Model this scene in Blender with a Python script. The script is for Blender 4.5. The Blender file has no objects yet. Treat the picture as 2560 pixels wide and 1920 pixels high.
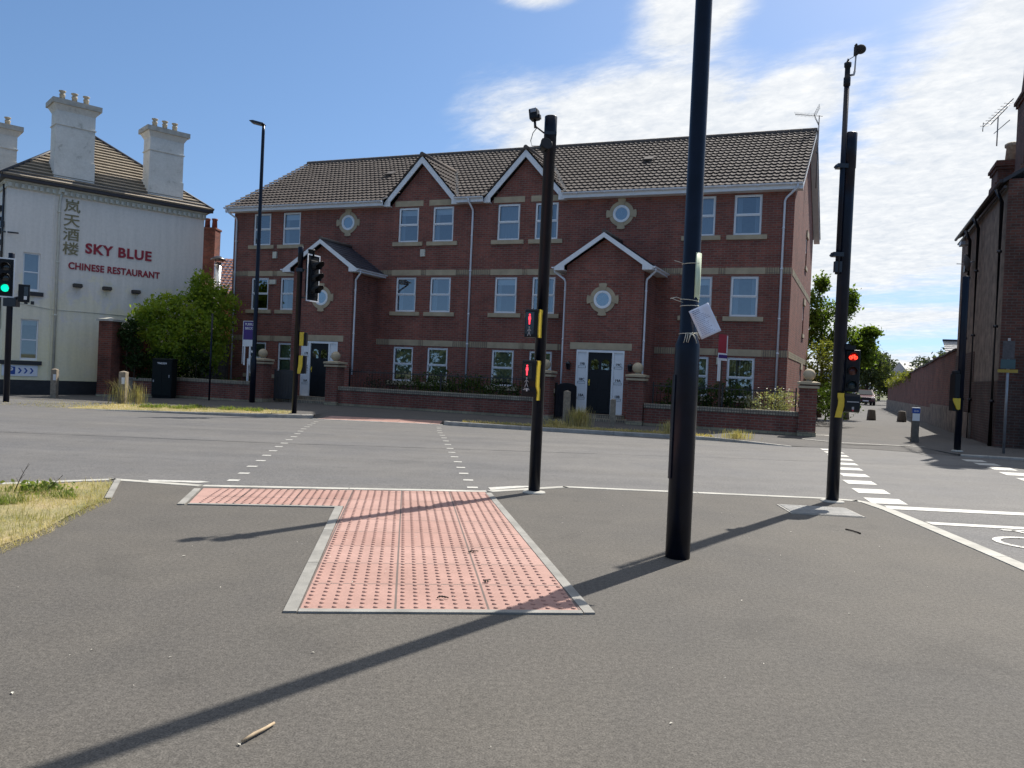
import bpy, bmesh, math, random
from mathutils import Matrix, Vector, noise as mnoise
from math import sin, cos, pi, radians as R, atan2, sqrt

random.seed(7)
sc = bpy.context.scene
COL = sc.collection

# ------------------------------------------------------------------ camera
CAM_H = 1.15
cam_d = bpy.data.cameras.new("camera"); cam = bpy.data.objects.new("camera", cam_d); COL.objects.link(cam)
cam_d.sensor_width = 36.0; cam_d.sensor_fit = 'HORIZONTAL'; cam_d.lens = 36.0 * 1952.04 / 2560
cam_d.clip_start = 0.05; cam_d.clip_end = 5000
_p, _r = R(-0.647), R(2.5874)
_fwd = Vector((0, cos(_p), sin(_p))); _up = Vector((0, -sin(_p), cos(_p))); _rt = Vector((1, 0, 0))
_cr = _rt * cos(_r) + _up * sin(_r); _cu = _up * cos(_r) - _rt * sin(_r)
m = Matrix.Identity(4)
for i in range(3):
    m[i][0] = _cr[i]; m[i][1] = _cu[i]; m[i][2] = -_fwd[i]
m[2][3] = CAM_H
cam.matrix_world = m
sc.camera = cam

# ------------------------------------------------------------------ view, sun, sky
sc.view_settings.view_transform = 'Standard'; sc.view_settings.look = 'None'
sc.view_settings.gamma = 1.0; sc.view_settings.use_curve_mapping = False
sc.view_settings.exposure = 0.5
SUN_AZ, SUN_EL = 38.5, 47.5          # azimuth clockwise from +Y
sun_d = bpy.data.lights.new("sun", 'SUN'); sun_d.energy = 5.0; sun_d.angle = R(0.53); sun_d.color = (1.0, 0.95, 0.87)
sun = bpy.data.objects.new("sun", sun_d); COL.objects.link(sun)
sv = Vector((sin(R(SUN_AZ)) * cos(R(SUN_EL)), cos(R(SUN_AZ)) * cos(R(SUN_EL)), sin(R(SUN_EL))))
sun.rotation_euler = sv.to_track_quat('Z', 'Y').to_euler(); sun.location = sv * 60

W = bpy.data.worlds.new("World"); sc.world = W; W.use_nodes = True
wn = W.node_tree.nodes; wl = W.node_tree.links; wn.clear()
def N(tree, typ, **kw):
    n = tree.nodes.new(typ)
    for k, v in kw.items(): setattr(n, k, v)
    return n
def wmath(op, a, b=None, c=None, clamp=False):
    n = N(W.node_tree, 'ShaderNodeMath', operation=op, use_clamp=clamp)
    for i, v in enumerate((a, b, c)):
        if v is None: continue
        if isinstance(v, (int, float)): n.inputs[i].default_value = v
        else: wl.new(v, n.inputs[i])
    return n.outputs[0]
sky = N(W.node_tree, 'ShaderNodeTexSky', sky_type='NISHITA', sun_disc=False)
sky.sun_elevation = R(SUN_EL); sky.sun_rotation = R(SUN_AZ); sky.air_density = 1.0; sky.dust_density = 0.35; sky.ozone_density = 1.6; sky.altitude = 20
bg = N(W.node_tree, 'ShaderNodeBackground'); bg.inputs[1].default_value = 0.108
hsv = N(W.node_tree, 'ShaderNodeHueSaturation'); hsv.inputs['Saturation'].default_value = 1.12; wl.new(sky.outputs[0], hsv.inputs['Color']); wl.new(hsv.outputs[0], bg.inputs[0])
tc = N(W.node_tree, 'ShaderNodeTexCoord')
skm = N(W.node_tree, 'ShaderNodeMapping'); skm.inputs['Location'].default_value = (0, 0, .16); skm.inputs['Scale'].default_value = (1, 1, .9)
wl.new(tc.outputs['Generated'], skm.inputs[0]); wl.new(skm.outputs[0], sky.inputs[0])
sp = N(W.node_tree, 'ShaderNodeSeparateXYZ'); wl.new(tc.outputs['Generated'], sp.inputs[0])
DX, DY, DZ = sp.outputs
az = wmath('MULTIPLY', wmath('ARCTAN2', DX, DY), 180 / pi)
el = wmath('MULTIPLY', wmath('ARCSINE', DZ), 180 / pi)
zz = wmath('ADD', wmath('MAXIMUM', DZ, 0.0), 0.16)
cx = wmath('DIVIDE', DX, zz); cy = wmath('DIVIDE', DY, zz)
comb = N(W.node_tree, 'ShaderNodeCombineXYZ'); wl.new(cx, comb.inputs[0]); wl.new(cy, comb.inputs[1])
def wnoise(rot, scx, scy, scale, detail, rough, dist=0.0, loc=(0, 0, 0)):
    m0 = N(W.node_tree, 'ShaderNodeMapping'); m0.inputs['Rotation'].default_value = (0, 0, R(rot)); wl.new(comb.outputs[0], m0.inputs[0])
    mp = N(W.node_tree, 'ShaderNodeMapping'); mp.inputs['Scale'].default_value = (scx, scy, 1); mp.inputs['Location'].default_value = loc
    wl.new(m0.outputs[0], mp.inputs[0])
    t = N(W.node_tree, 'ShaderNodeTexNoise'); t.inputs['Scale'].default_value = scale; t.inputs['Detail'].default_value = detail; t.inputs['Roughness'].default_value = rough; t.inputs['Distortion'].default_value = dist
    wl.new(mp.outputs[0], t.inputs['Vector']); return t.outputs[0]
n1 = wnoise(-48, 2.0, 0.55, 2.6, 10, 0.66, 0.5)
n2 = wnoise(-62, 1.7, 0.8, 8.0, 9, 0.68, 0.35, (3.1, 1.7, 0))
n3 = wnoise(10, 1.0, 1.0, 1.1, 3, 0.5, 0.0, (8, 2, 0))
def blob(a0, e0, ra, re, rot, gain):
    # soft elliptical cloud bank centred at azimuth a0, elevation e0 (degrees)
    a = wmath('SUBTRACT', az, a0); e = wmath('SUBTRACT', el, e0)
    c, s = cos(R(rot)), sin(R(rot))
    u = wmath('DIVIDE', wmath('ADD', wmath('MULTIPLY', a, c), wmath('MULTIPLY', e, s)), ra)
    v = wmath('DIVIDE', wmath('SUBTRACT', wmath('MULTIPLY', e, c), wmath('MULTIPLY', a, s)), re)
    d2 = wmath('ADD', wmath('MULTIPLY', u, u), wmath('MULTIPLY', v, v))
    return wmath('MULTIPLY', wmath('POWER', 2.718, wmath('MULTIPLY', d2, -1.0)), gain)
blobs = [(8, 16.5, 11, 5.6, 8, 1.3), (12, 25.5, 4.2, 7.5, -28, 0.95), (17, 18, 9, 3.4, 24, 1.0), (0, 18.5, 6, 3.8, 0, .7),
         (35, 17, 13, 8.0, 27, 1.75), (25, 11.5, 14, 5.4, 10, 1.3), (31, 9.2, 10, 2.4, 4, .8), (22, 4.6, 15, 1.5, 2, 0.9),
         (24, 1.2, 18, 1.9, 0, 1.0), (.8, 25.8, 3.6, 1.0, 4, 0.72), (48, 14, 12, 14, 0, 0.9), (60, 30, 18, 10, 0, .7)]
mask = None
for b in blobs:
    t = blob(*b); mask = t if mask is None else wmath('MAXIMUM', mask, t)
# unseen broken white cloud overhead, added as neutral fill for the shaded walls
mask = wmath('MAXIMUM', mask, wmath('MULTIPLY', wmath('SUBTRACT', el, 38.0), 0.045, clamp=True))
nz = wmath('ADD', wmath('ADD', wmath('MULTIPLY', wmath('SUBTRACT', n1, 0.5), 2.0), wmath('MULTIPLY', wmath('SUBTRACT', n2, 0.5), 1.25)), wmath('MULTIPLY', wmath('SUBTRACT', n3, 0.5), 0.5))
dens = wmath('ADD', mask, wmath('MULTIPLY', nz, wmath('ADD', wmath('MULTIPLY', mask, 0.62), 0.04)))
mr = N(W.node_tree, 'ShaderNodeMapRange', interpolation_type='SMOOTHSTEP'); mr.inputs['From Min'].default_value = 0.26; mr.inputs['From Max'].default_value = 0.80
wl.new(dens, mr.inputs['Value'])
cov = wmath('MULTIPLY', mr.outputs[0], 0.97)
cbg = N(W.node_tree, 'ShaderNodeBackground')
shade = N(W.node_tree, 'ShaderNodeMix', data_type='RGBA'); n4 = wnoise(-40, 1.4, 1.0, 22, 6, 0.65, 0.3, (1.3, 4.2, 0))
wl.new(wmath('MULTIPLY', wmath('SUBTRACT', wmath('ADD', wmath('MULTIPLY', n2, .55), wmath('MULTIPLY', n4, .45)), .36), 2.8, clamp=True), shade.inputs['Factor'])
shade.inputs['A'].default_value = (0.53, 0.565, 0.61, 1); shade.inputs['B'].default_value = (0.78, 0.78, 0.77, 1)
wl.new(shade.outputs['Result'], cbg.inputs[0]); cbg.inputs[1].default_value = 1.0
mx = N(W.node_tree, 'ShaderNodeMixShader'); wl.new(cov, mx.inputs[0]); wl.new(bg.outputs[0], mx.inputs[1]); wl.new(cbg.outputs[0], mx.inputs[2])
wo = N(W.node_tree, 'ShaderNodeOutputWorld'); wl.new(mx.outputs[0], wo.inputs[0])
sc.cycles.max_bounces = 6; sc.cycles.transparent_max_bounces = 8

# ------------------------------------------------------------------ material helpers
def newmat(name):
    mt = bpy.data.materials.new(name); mt.use_nodes = True
    t = mt.node_tree; b = t.nodes['Principled BSDF']
    return mt, t, b
def objco(t, scale=(1, 1, 1)):
    c = t.nodes.new('ShaderNodeTexCoord'); mp = t.nodes.new('ShaderNodeMapping'); mp.inputs['Scale'].default_value = scale
    t.links.new(c.outputs['Object'], mp.inputs[0]); return mp.outputs[0]
def noise_n(t, vec, scale, detail=4, rough=.6, dist=0):
    n = t.nodes.new('ShaderNodeTexNoise'); n.inputs['Scale'].default_value = scale; n.inputs['Detail'].default_value = detail
    n.inputs['Roughness'].default_value = rough; n.inputs['Distortion'].default_value = dist
    t.links.new(vec, n.inputs['Vector']); return n.outputs[0]
def ramp(t, fac, stops):
    r = t.nodes.new('ShaderNodeValToRGB'); e = r.color_ramp.elements
    while len(e) < len(stops): e.new(0.5)
    for x, (p, c) in zip(e, stops):
        x.position = p; x.color = (*c, 1) if len(c) == 3 else c
    t.links.new(fac, r.inputs[0]); return r.outputs[0]
def mixc(t, fac, a, b, mode='MIX'):
    n = t.nodes.new('ShaderNodeMix'); n.data_type = 'RGBA'; n.blend_type = mode
    for s, v in (('Factor', fac), ('A', a), ('B', b)):
        i = n.inputs[s] if s == 'Factor' else [q for q in n.inputs if q.name == s and q.type == 'RGBA'][0]
        if isinstance(v, (int, float)): i.default_value = v
        elif isinstance(v, tuple): i.default_value = (*v, 1)
        else: t.links.new(v, i)
    return [o for o in n.outputs if o.type == 'RGBA'][0]
def bump(t, b, h, strength, dist=.01):
    n = t.nodes.new('ShaderNodeBump'); n.inputs['Strength'].default_value = strength; n.inputs['Distance'].default_value = dist
    t.links.new(h, n.inputs['Height']); t.links.new(n.outputs[0], b.inputs['Normal'])
def plain(name, c, rough=.6, metal=0, var=.15, vscale=6, spec=.5, bmp=0, bscale=40):
    mt, t, b = newmat(name)
    v = objco(t)
    n = noise_n(t, v, vscale, 5)
    lo = tuple(max(0, x * (1 - var)) for x in c); hi = tuple(min(1, x * (1 + var)) for x in c)
    t.links.new(ramp(t, n, [(.3, lo), (.7, hi)]), b.inputs['Base Color'])
    b.inputs['Roughness'].default_value = rough; b.inputs['Metallic'].default_value = metal
    b.inputs['Specular IOR Level'].default_value = spec
    if bmp: bump(t, b, noise_n(t, v, bscale, 5), bmp)
    return mt
def emis(name, c, s):
    mt, t, b = newmat(name)
    b.inputs['Base Color'].default_value = (*[x * .3 for x in c], 1)
    b.inputs['Emission Color'].default_value = (*c, 1); b.inputs['Emission Strength'].default_value = s
    return mt
def brick(name, c1, c2, mortar, bw=.225, bh=.075, ms=.010, stain=.25, offset=.5, rough=.85):
    mt, t, b = newmat(name)
    c = t.nodes.new('ShaderNodeTexCoord'); s = t.nodes.new('ShaderNodeSeparateXYZ'); t.links.new(c.outputs['Object'], s.inputs[0])
    ad = t.nodes.new('ShaderNodeMath'); t.links.new(s.outputs[0], ad.inputs[0]); t.links.new(s.outputs[1], ad.inputs[1])
    cb = t.nodes.new('ShaderNodeCombineXYZ'); t.links.new(ad.outputs[0], cb.inputs[0]); t.links.new(s.outputs[2], cb.inputs[1])
    br = t.nodes.new('ShaderNodeTexBrick'); br.offset = offset
    br.inputs['Scale'].default_value = 1; br.inputs['Brick Width'].default_value = bw; br.inputs['Row Height'].default_value = bh
    br.inputs['Mortar Size'].default_value = ms; br.inputs['Mortar Smooth'].default_value = .2; br.inputs['Bias'].default_value = 0
    br.inputs['Color1'].default_value = (*c1, 1); br.inputs['Color2'].default_value = (*c2, 1); br.inputs['Mortar'].default_value = (*mortar, 1)
    t.links.new(cb.outputs[0], br.inputs['Vector'])
    n = noise_n(t, c.outputs['Object'], 1.1, 6, .65)
    n2 = noise_n(t, c.outputs['Object'], 18, 3)
    n3 = noise_n(t, objco(t, (2.2, 2.2, .16)), 1.3, 5, .6)
    col = mixc(t, 1.0, br.outputs['Color'], ramp(t, n, [(.3, (1 - stain,) * 3), (.7, (1 + stain * .4,) * 3)]), 'MULTIPLY')
    col = mixc(t, .35, col, ramp(t, n2, [(.3, (.6, .6, .6)), (.7, (1.3, 1.25, 1.2))]), 'MULTIPLY')
    col = mixc(t, .55, col, ramp(t, n3, [(.3, (.68, .68, .70)), (.6, (1.08, 1.08, 1.08))]), 'MULTIPLY')
    t.links.new(col, b.inputs['Base Color']); b.inputs['Roughness'].default_value = rough; b.inputs['Specular IOR Level'].default_value = .25
    inv = t.nodes.new('ShaderNodeMath'); inv.operation = 'SUBTRACT'; inv.inputs[0].default_value = 1; t.links.new(br.outputs['Fac'], inv.inputs[1])
    bump(t, b, inv.outputs[0], .5, .008)
    return mt
def asphalt(name, c, patch=.2, grain=.35, rough=.8, spec=.4, tint=(1.03, 1.0, .95), streak=0):
    mt, t, b = newmat(name)
    v = objco(t)
    f1 = noise_n(t, v, 150, 2, .7); f2 = noise_n(t, v, 45, 3, .7); f3 = noise_n(t, v, .55, 6, .62, .4); f4 = noise_n(t, v, 3.2, 5, .6)
    lo = tuple(x * (1 - grain) for x in c); hi = tuple(x * (1 + grain) for x in c)
    col = ramp(t, f1, [(.32, lo), (.5, c), (.68, hi)])
    col = mixc(t, .9, col, ramp(t, f2, [(.3, (.7,) * 3), (.7, (1.3,) * 3)]), 'MULTIPLY')
    col = mixc(t, 1, col, ramp(t, f3, [(.28, tuple((1 - patch) * q for q in (1, 1, 1.02))), (.72, tuple((1 + patch * .6) * q for q in tint))]), 'MULTIPLY')
    col = mixc(t, .5, col, ramp(t, f4, [(.3, (.86,) * 3), (.7, (1.1,) * 3)]), 'MULTIPLY')
    if streak:
        vs = objco(t, (.05, 1.0, 1)); fs = noise_n(t, vs, 1.6, 4, .55)
        col = mixc(t, streak, col, ramp(t, fs, [(.35, (.78,) * 3), (.65, (1.18,) * 3)]), 'MULTIPLY')
    # pale specks of bleached aggregate
    vo = t.nodes.new('ShaderNodeTexVoronoi'); vo.inputs['Scale'].default_value = 70; t.links.new(v, vo.inputs['Vector'])
    col = mixc(t, ramp(t, vo.outputs['Distance'], [(.0, (.35,) * 3), (.13, (0,) * 3)]), col, (.34, .32, .29))
    vg = t.nodes.new('ShaderNodeTexVoronoi'); vg.inputs['Scale'].default_value = 1.35; t.links.new(v, vg.inputs['Vector'])
    col = mixc(t, ramp(t, vg.outputs['Distance'], [(.018, (.55,) * 3), (.030, (0,) * 3)]), col, tuple(q * .45 for q in c))
    f5 = noise_n(t, v, .9, 3, .5, 1.5)
    col = mixc(t, .7, col, ramp(t, f5, [(.62, (1,) * 3), (.68, (.86,) * 3), (.74, (1,) * 3)]), 'MULTIPLY')
    t.links.new(col, b.inputs['Base Color']); b.inputs['Roughness'].default_value = rough; b.inputs['Specular IOR Level'].default_value = spec
    bump(t, b, f1, .35, .004)
    return mt
def leafmat(name, cols, trans=.45, scale=1.6):
    mt = bpy.data.materials.new(name); mt.use_nodes = True; t = mt.node_tree; t.nodes.clear()
    v = objco(t); n = noise_n(t, v, scale, 3, .6); n2 = noise_n(t, v, 23, 2, .5)
    k = len(cols); col = ramp(t, n, [(.3 + .4 * i / (k - 1), c) for i, c in enumerate(cols)])
    col = mixc(t, .5, col, ramp(t, n2, [(.3, (.6,) * 3), (.7, (1.4,) * 3)]), 'MULTIPLY')
    d = t.nodes.new('ShaderNodeBsdfPrincipled'); d.inputs['Roughness'].default_value = .55; d.inputs['Specular IOR Level'].default_value = .12; t.links.new(col, d.inputs['Base Color'])
    tr = t.nodes.new('ShaderNodeBsdfTranslucent'); c2 = mixc(t, 1, col, (1.5, 1.55, .6), 'MULTIPLY'); t.links.new(c2, tr.inputs[0])
    mx = t.nodes.new('ShaderNodeMixShader'); mx.inputs[0].default_value = trans; t.links.new(d.outputs[0], mx.inputs[1]); t.links.new(tr.outputs[0], mx.inputs[2])
    o = t.nodes.new('ShaderNodeOutputMaterial'); t.links.new(mx.outputs[0], o.inputs[0]); return mt
def glassmat(name, tint=(.62, .68, .70), refl=.155):
    mt = bpy.data.materials.new(name); mt.use_nodes = True; t = mt.node_tree; t.nodes.clear()
    tr = t.nodes.new('ShaderNodeBsdfTransparent'); tr.inputs[0].default_value = (*tint, 1)
    gl = t.nodes.new('ShaderNodeBsdfGlossy'); gl.inputs['Roughness'].default_value = .015; gl.inputs[0].default_value = (.95, .97, 1, 1)
    fr = t.nodes.new('ShaderNodeFresnel'); fr.inputs[0].default_value = 1.45
    a = t.nodes.new('ShaderNodeMath'); a.use_clamp = True; a.inputs[1].default_value = refl; t.links.new(fr.outputs[0], a.inputs[0])
    mx = t.nodes.new('ShaderNodeMixShader'); t.links.new(a.outputs[0], mx.inputs[0]); t.links.new(tr.outputs[0], mx.inputs[1]); t.links.new(gl.outputs[0], mx.inputs[2])
    o = t.nodes.new('ShaderNodeOutputMaterial'); t.links.new(mx.outputs[0], o.inputs[0]); return mt

M = {}
M['brick'] = brick('red_brick', (.30, .096, .069), (.195, .069, .054), (.22, .165, .138))
M['brick_wall'] = brick('garden_brick', (.245, .08, .058), (.165, .058, .046), (.19, .15, .125), stain=.35)
M['brick_old'] = brick('old_brick', (.24, .068, .043), (.14, .047, .034), (.15, .105, .08), stain=.5)
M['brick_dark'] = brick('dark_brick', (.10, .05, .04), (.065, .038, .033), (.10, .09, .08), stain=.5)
M['buff_brick'] = brick('buff_brick', (.41, .335, .22), (.34, .27, .18), (.2, .16, .13), bw=.075, bh=.30, ms=.012, offset=0)
M['buff_course'] = brick('buff_course', (.34, .30, .2), (.28, .24, .16), (.2, .18, .14))
M['coping_brick'] = brick('coping_brick', (.36, .33, .25), (.26, .22, .17), (.14, .12, .1), bw=.075, bh=.30, ms=.012, offset=0)
M['stone'] = plain('buff_stone', (.41, .335, .225), .8, var=.15, vscale=3, bmp=.15)
M['concrete'] = plain('concrete', (.40, .385, .34), .85, var=.22, vscale=4, bmp=.3, bscale=90)
M['edging'] = plain('edging_concrete', (.25, .24, .215), .85, var=.25, vscale=5, bmp=.3, bscale=90)
M['kerb'] = plain('kerb_concrete', (.34, .32, .285), .85, var=.25, vscale=5, bmp=.3, bscale=90)
M['white'] = plain('white_upvc', (.78, .79, .80), .35, var=.04)
M['white_board'] = plain('white_fascia', (.74, .75, .76), .45, var=.06)
M['pipe_white'] = plain('white_pipe', (.72, .74, .78), .35, var=.06)
M['tile'] = plain('roof_tile', (.112, .095, .085), .9, var=.22, vscale=2.2, bmp=.25, spec=.2)
M['tile_ridge'] = plain('ridge_tile', (.10, .085, .075), .8, var=.25)
M['slate_blue'] = plain('porch_tile', (.035, .04, .058), .5, var=.3, vscale=3)
M['door_black'] = plain('black_door', (.010, .011, .014), .45, var=.1, spec=.25)
M['room'] = plain('room_plaster', (.22, .21, .19), .9)
M['glass'] = glassmat('window_glass')
M['glass_dark'] = glassmat('door_glass', (.5, .55, .45), .12)
M['curtain'] = plain('curtain_cloth', (.30, .32, .35), .9, var=.1, vscale=2)
M['blind'] = plain('roller_blind', (.36, .38, .24), .9, var=.06)
M['lead'] = plain('lead_flashing', (.045, .047, .052), .7, var=.3)
M['black_metal'] = plain('black_paint', (.012, .013, .018), .32, var=.25, vscale=9, spec=.6)
M['pole'] = plain('dark_blue_pole_paint', (.004, .007, .017), .33, var=.35, vscale=7, spec=.28, bmp=.08, bscale=60)
M['black_plastic'] = plain('black_plastic', (.007, .008, .010), .45, var=.2, spec=.3)
M['grey_metal'] = plain('grey_metal', (.30, .31, .33), .45, metal=.6, var=.2)
M['dark_wire'] = plain('dark_wire', (.02, .02, .022), .5)
M['aerial'] = plain('aerial_metal', (.22, .22, .22), .5, metal=.5)
M['yellow'] = plain('yellow_plastic', (.62, .44, .03), .4, var=.12, vscale=14)
M['dark_glass'] = plain('dark_lens', (.02, .02, .022), .12, spec=.7)
M['red_em'] = emis('red_lamp', (1.0, .05, .08), 1.5)
M['red_em2'] = emis('red_cycle_lamp', (1.0, .02, .01), .04); M['red_em3'] = emis('red_cycle_symbol', (1.0, .03, .015), 4.0)
M['green_em'] = emis('green_lamp', (.0, .85, .50), 1.0)
M['amber_off'] = plain('unlit_red_lens', (.07, .016, .012), .3)
M['green_off'] = plain('unlit_green_lens', (.012, .03, .035), .3)
M['white_mark'] = plain('white_print', (.7, .7, .7), .5, var=.05)
M['grey_mark'] = plain('grey_print', (.33, .33, .34), .5, var=.05)
M['paper'] = plain('laminated_paper', (.74, .77, .88), .3, var=.05)
M['paper_back'] = plain('faded_paper', (.55, .62, .42), .35, var=.08)
M['print'] = plain('printed_text', (.18, .19, .28), .6)
M['string'] = plain('string', (.62, .6, .5), .8)
M['cream'] = None
M['rest_trim'] = plain('cream_moulding', (.58, .56, .47), .7, var=.12, vscale=4)
M['plinth'] = plain('black_plinth', (.022, .022, .024), .6, var=.3)
M['rest_sill'] = plain('dark_sill', (.025, .026, .03), .6)
M['rest_tile'] = plain('brown_plain_tile', (.24, .20, .15), .8, var=.2, vscale=2)
M['rest_line'] = plain('roof_lead', (.03, .03, .036), .6)
M['gutter_dark'] = plain('dark_gutter', (.035, .026, .026), .5)
M['red_letter'] = plain('red_letters', (.30, .012, .025), .5, var=.06)
M['gold_letter'] = plain('bronze_letters', (.21, .18, .085), .5, var=.06)
M['blue_sign'] = plain('blue_sign', (.02, .07, .30), .4, var=.05)
M['sign_white'] = plain('white_sign', (.72, .74, .78), .5, var=.04)
M['sign_black'] = plain('sign_black', (.02, .02, .025), .5)
M['terracotta'] = plain('chimney_pot', (.36, .31, .23), .8, var=.3, vscale=12)
M['red_tile'] = plain('red_pantile', (.20, .085, .06), .85, var=.4, vscale=5)
M['red_pot'] = plain('red_chimney_pot', (.17, .05, .035), .8)
M['steel'] = plain('steel_flue', (.55, .56, .58), .28, metal=.9, var=.15)
M['brick_shade'] = brick('backlit_brick', (.15, .058, .042), (.09, .042, .034), (.12, .10, .085), stain=.5)  # brick colour darkened to carry the backlit shade of chimneys and front wall
M['dull_green'] = plain('dull_green_sign', (.05, .10, .11), .6, var=.1); M['dull_yellow'] = plain('dull_yellow_plate', (.35, .25, .04), .6, var=.1)
M['fence'] = plain('grey_fence_boards', (.085, .08, .085), .8, var=.35, vscale=8)
M['timber'] = plain('weathered_timber', (.24, .20, .15), .85, var=.35, vscale=11, bmp=.3, bscale=30)
M['purple'] = plain('purple_board', (.05, .012, .16), .45, var=.05)
M['red_board'] = plain('red_board', (.35, .02, .035), .5, var=.05)
M['cabinet'] = plain('dark_green_cabinet', (.006, .009, .009), .6, var=.2, spec=.2)
M['small_cab'] = plain('grey_cabinet', (.18, .18, .17), .6)
M['tactile'] = None
M['grate'] = plain('galvanised_cover', (.27, .265, .25), .6, metal=.2, var=.2)
M['road_white'] = None
M['render'] = plain('grey_roughcast', (.18, .142, .11), .95, var=.5, vscale=3, bmp=.6, bscale=50)
M['white_house'] = plain('pale_render', (.5, .5, .5), .8)
M['slate'] = plain('pale_slate', (.36, .35, .34), .7, var=.3, vscale=5)
M['car_red'] = plain('dark_red_car_paint', (.07, .012, .022), .22, var=.05, spec=.8)
M['car_blue'] = plain('dark_blue_car_paint', (.02, .03, .05), .22, var=.05, spec=.8)
M['car_glass'] = plain('car_glass', (.015, .018, .02), .06, spec=.9)
M['tyre'] = plain('rubber', (.015, .015, .015), .8)
M['chrome'] = plain('light_chrome', (.75, .75, .75), .12, metal=.9)
M['bark'] = plain('bark', (.09, .07, .05), .9, var=.4, vscale=12, bmp=.5)
M['twig'] = plain('dry_twig', (.36, .27, .17), .8, var=.3, vscale=30)
M['dark_twig'] = plain('dark_twig', (.04, .03, .022), .8, var=.3, vscale=30)
M['leaf_litter'] = plain('pale_leaf', (.55, .52, .44), .8)
M['foam'] = plain('foam_windshield', (.03, .027, .027), .95, bmp=.5, bscale=150)
M['brown_timber'] = plain('brown_timber', (.06, .035, .025), .7)
M['concrete_stub'] = plain('brown_concrete', (.12, .105, .085), .9, var=.25, vscale=10)
M['soil'] = plain('soil', (.10, .08, .055), .95, var=.3)
# foliage
M['ivy'] = leafmat('ivy_leaves', [(.12, .18, .026), (.21, .28, .042), (.32, .36, .07)], .55)
M['ivy_dark'] = leafmat('dark_ivy_leaves', [(.02, .04, .012), (.035, .06, .016)], .3)
M['tree_leaf'] = leafmat('tree_leaves', [(.065, .105, .024), (.13, .185, .04)], .5)
M['gold_leaf'] = leafmat('golden_shrub_leaves', [(.10, .12, .03), (.17, .17, .05)], .4)
M['hedge'] = leafmat('hedge_leaves', [(.03, .055, .014), (.065, .10, .022)], .3, 3)
M['hedge_var'] = leafmat('variegated_leaves', [(.12, .17, .045), (.40, .40, .26), (.15, .10, .06)], .3, 14)
M['far_leaf'] = leafmat('far_leaves', [(.055, .075, .032), (.095, .115, .05)], .35, .5)
M['far_dark'] = leafmat('far_dark_leaves', [(.045, .06, .045), (.07, .085, .06)], .25, .5)
M['purple_leaf'] = leafmat('purple_green_leaves', [(.04, .05, .025), (.06, .045, .04)], .25, 3)
M['red_leaf'] = leafmat('copper_leaves', [(.05, .035, .04), (.08, .05, .05)], .3, .5)
M['dry_grass'] = leafmat('dry_grass', [(.17, .20, .06), (.42, .35, .17), (.56, .46, .26)], .3, 1.4)
M['weed'] = leafmat('green_weeds', [(.10, .15, .04), (.19, .22, .07)], .45, 4)

M['asph_near'] = asphalt('footway_asphalt', (.100, .093, .083), .16, .40, .85, .25)
M['asph_road'] = asphalt('road_asphalt', (.132, .129, .126), .12, .42, .78, .2, streak=.35)
M['asph_far'] = asphalt('far_footway_asphalt', (.098, .094, .09), .14, .35, .85, .2)
def painted_render():
    mt, t, b = newmat('cream_painted_render'); v = objco(t)
    c = t.nodes.new('ShaderNodeTexCoord'); s = t.nodes.new('ShaderNodeSeparateXYZ'); t.links.new(c.outputs['Object'], s.inputs[0])
    n = noise_n(t, v, 1.1, 6, .65); n2 = noise_n(t, v, 9, 5, .7)
    z = t.nodes.new('ShaderNodeMath'); z.operation = 'MULTIPLY_ADD'; z.inputs[1].default_value = .14; t.links.new(s.outputs[2], z.inputs[0]); t.links.new(n, z.inputs[2])
    # yellower cream low down, blending to a greyer cream higher up
    col = ramp(t, z.outputs[0], [(.50, (.84, .76, .50)), (.95, (.80, .735, .58)), (1.25, (.76, .71, .64))])
    col = mixc(t, .6, col, ramp(t, n2, [(.25, (.86, .86, .84)), (.6, (1.04, 1.04, 1.04))]), 'MULTIPLY')
    vst = objco(t, (4.0, 4.0, .25)); ns = noise_n(t, vst, 1.6, 5, .6)
    col = mixc(t, .35, col, ramp(t, ns, [(.3, (.78, .78, .76)), (.6, (1.05, 1.05, 1.05))]), 'MULTIPLY')
    t.links.new(col, b.inputs['Base Color']); b.inputs['Roughness'].default_value = .75
    bump(t, b, n2, .15); return mt
M['cream'] = painted_render()
def weathered_white():
    mt, t, b = newmat('weathered_white_render'); v = objco(t); n = noise_n(t, v, 2.3, 8, .7, .3); n2 = noise_n(t, v, 14, 4)
    col = ramp(t, n, [(.26, (.30, .285, .24)), (.40, (.64, .62, .56)), (.7, (.74, .72, .66))])
    col = mixc(t, .4, col, ramp(t, n2, [(.3, (.75,) * 3), (.7, (1.1,) * 3)]), 'MULTIPLY')
    t.links.new(col, b.inputs['Base Color']); b.inputs['Roughness'].default_value = .8; bump(t, b, n, .3); return mt
M['rest_chim'] = weathered_white()
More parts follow.
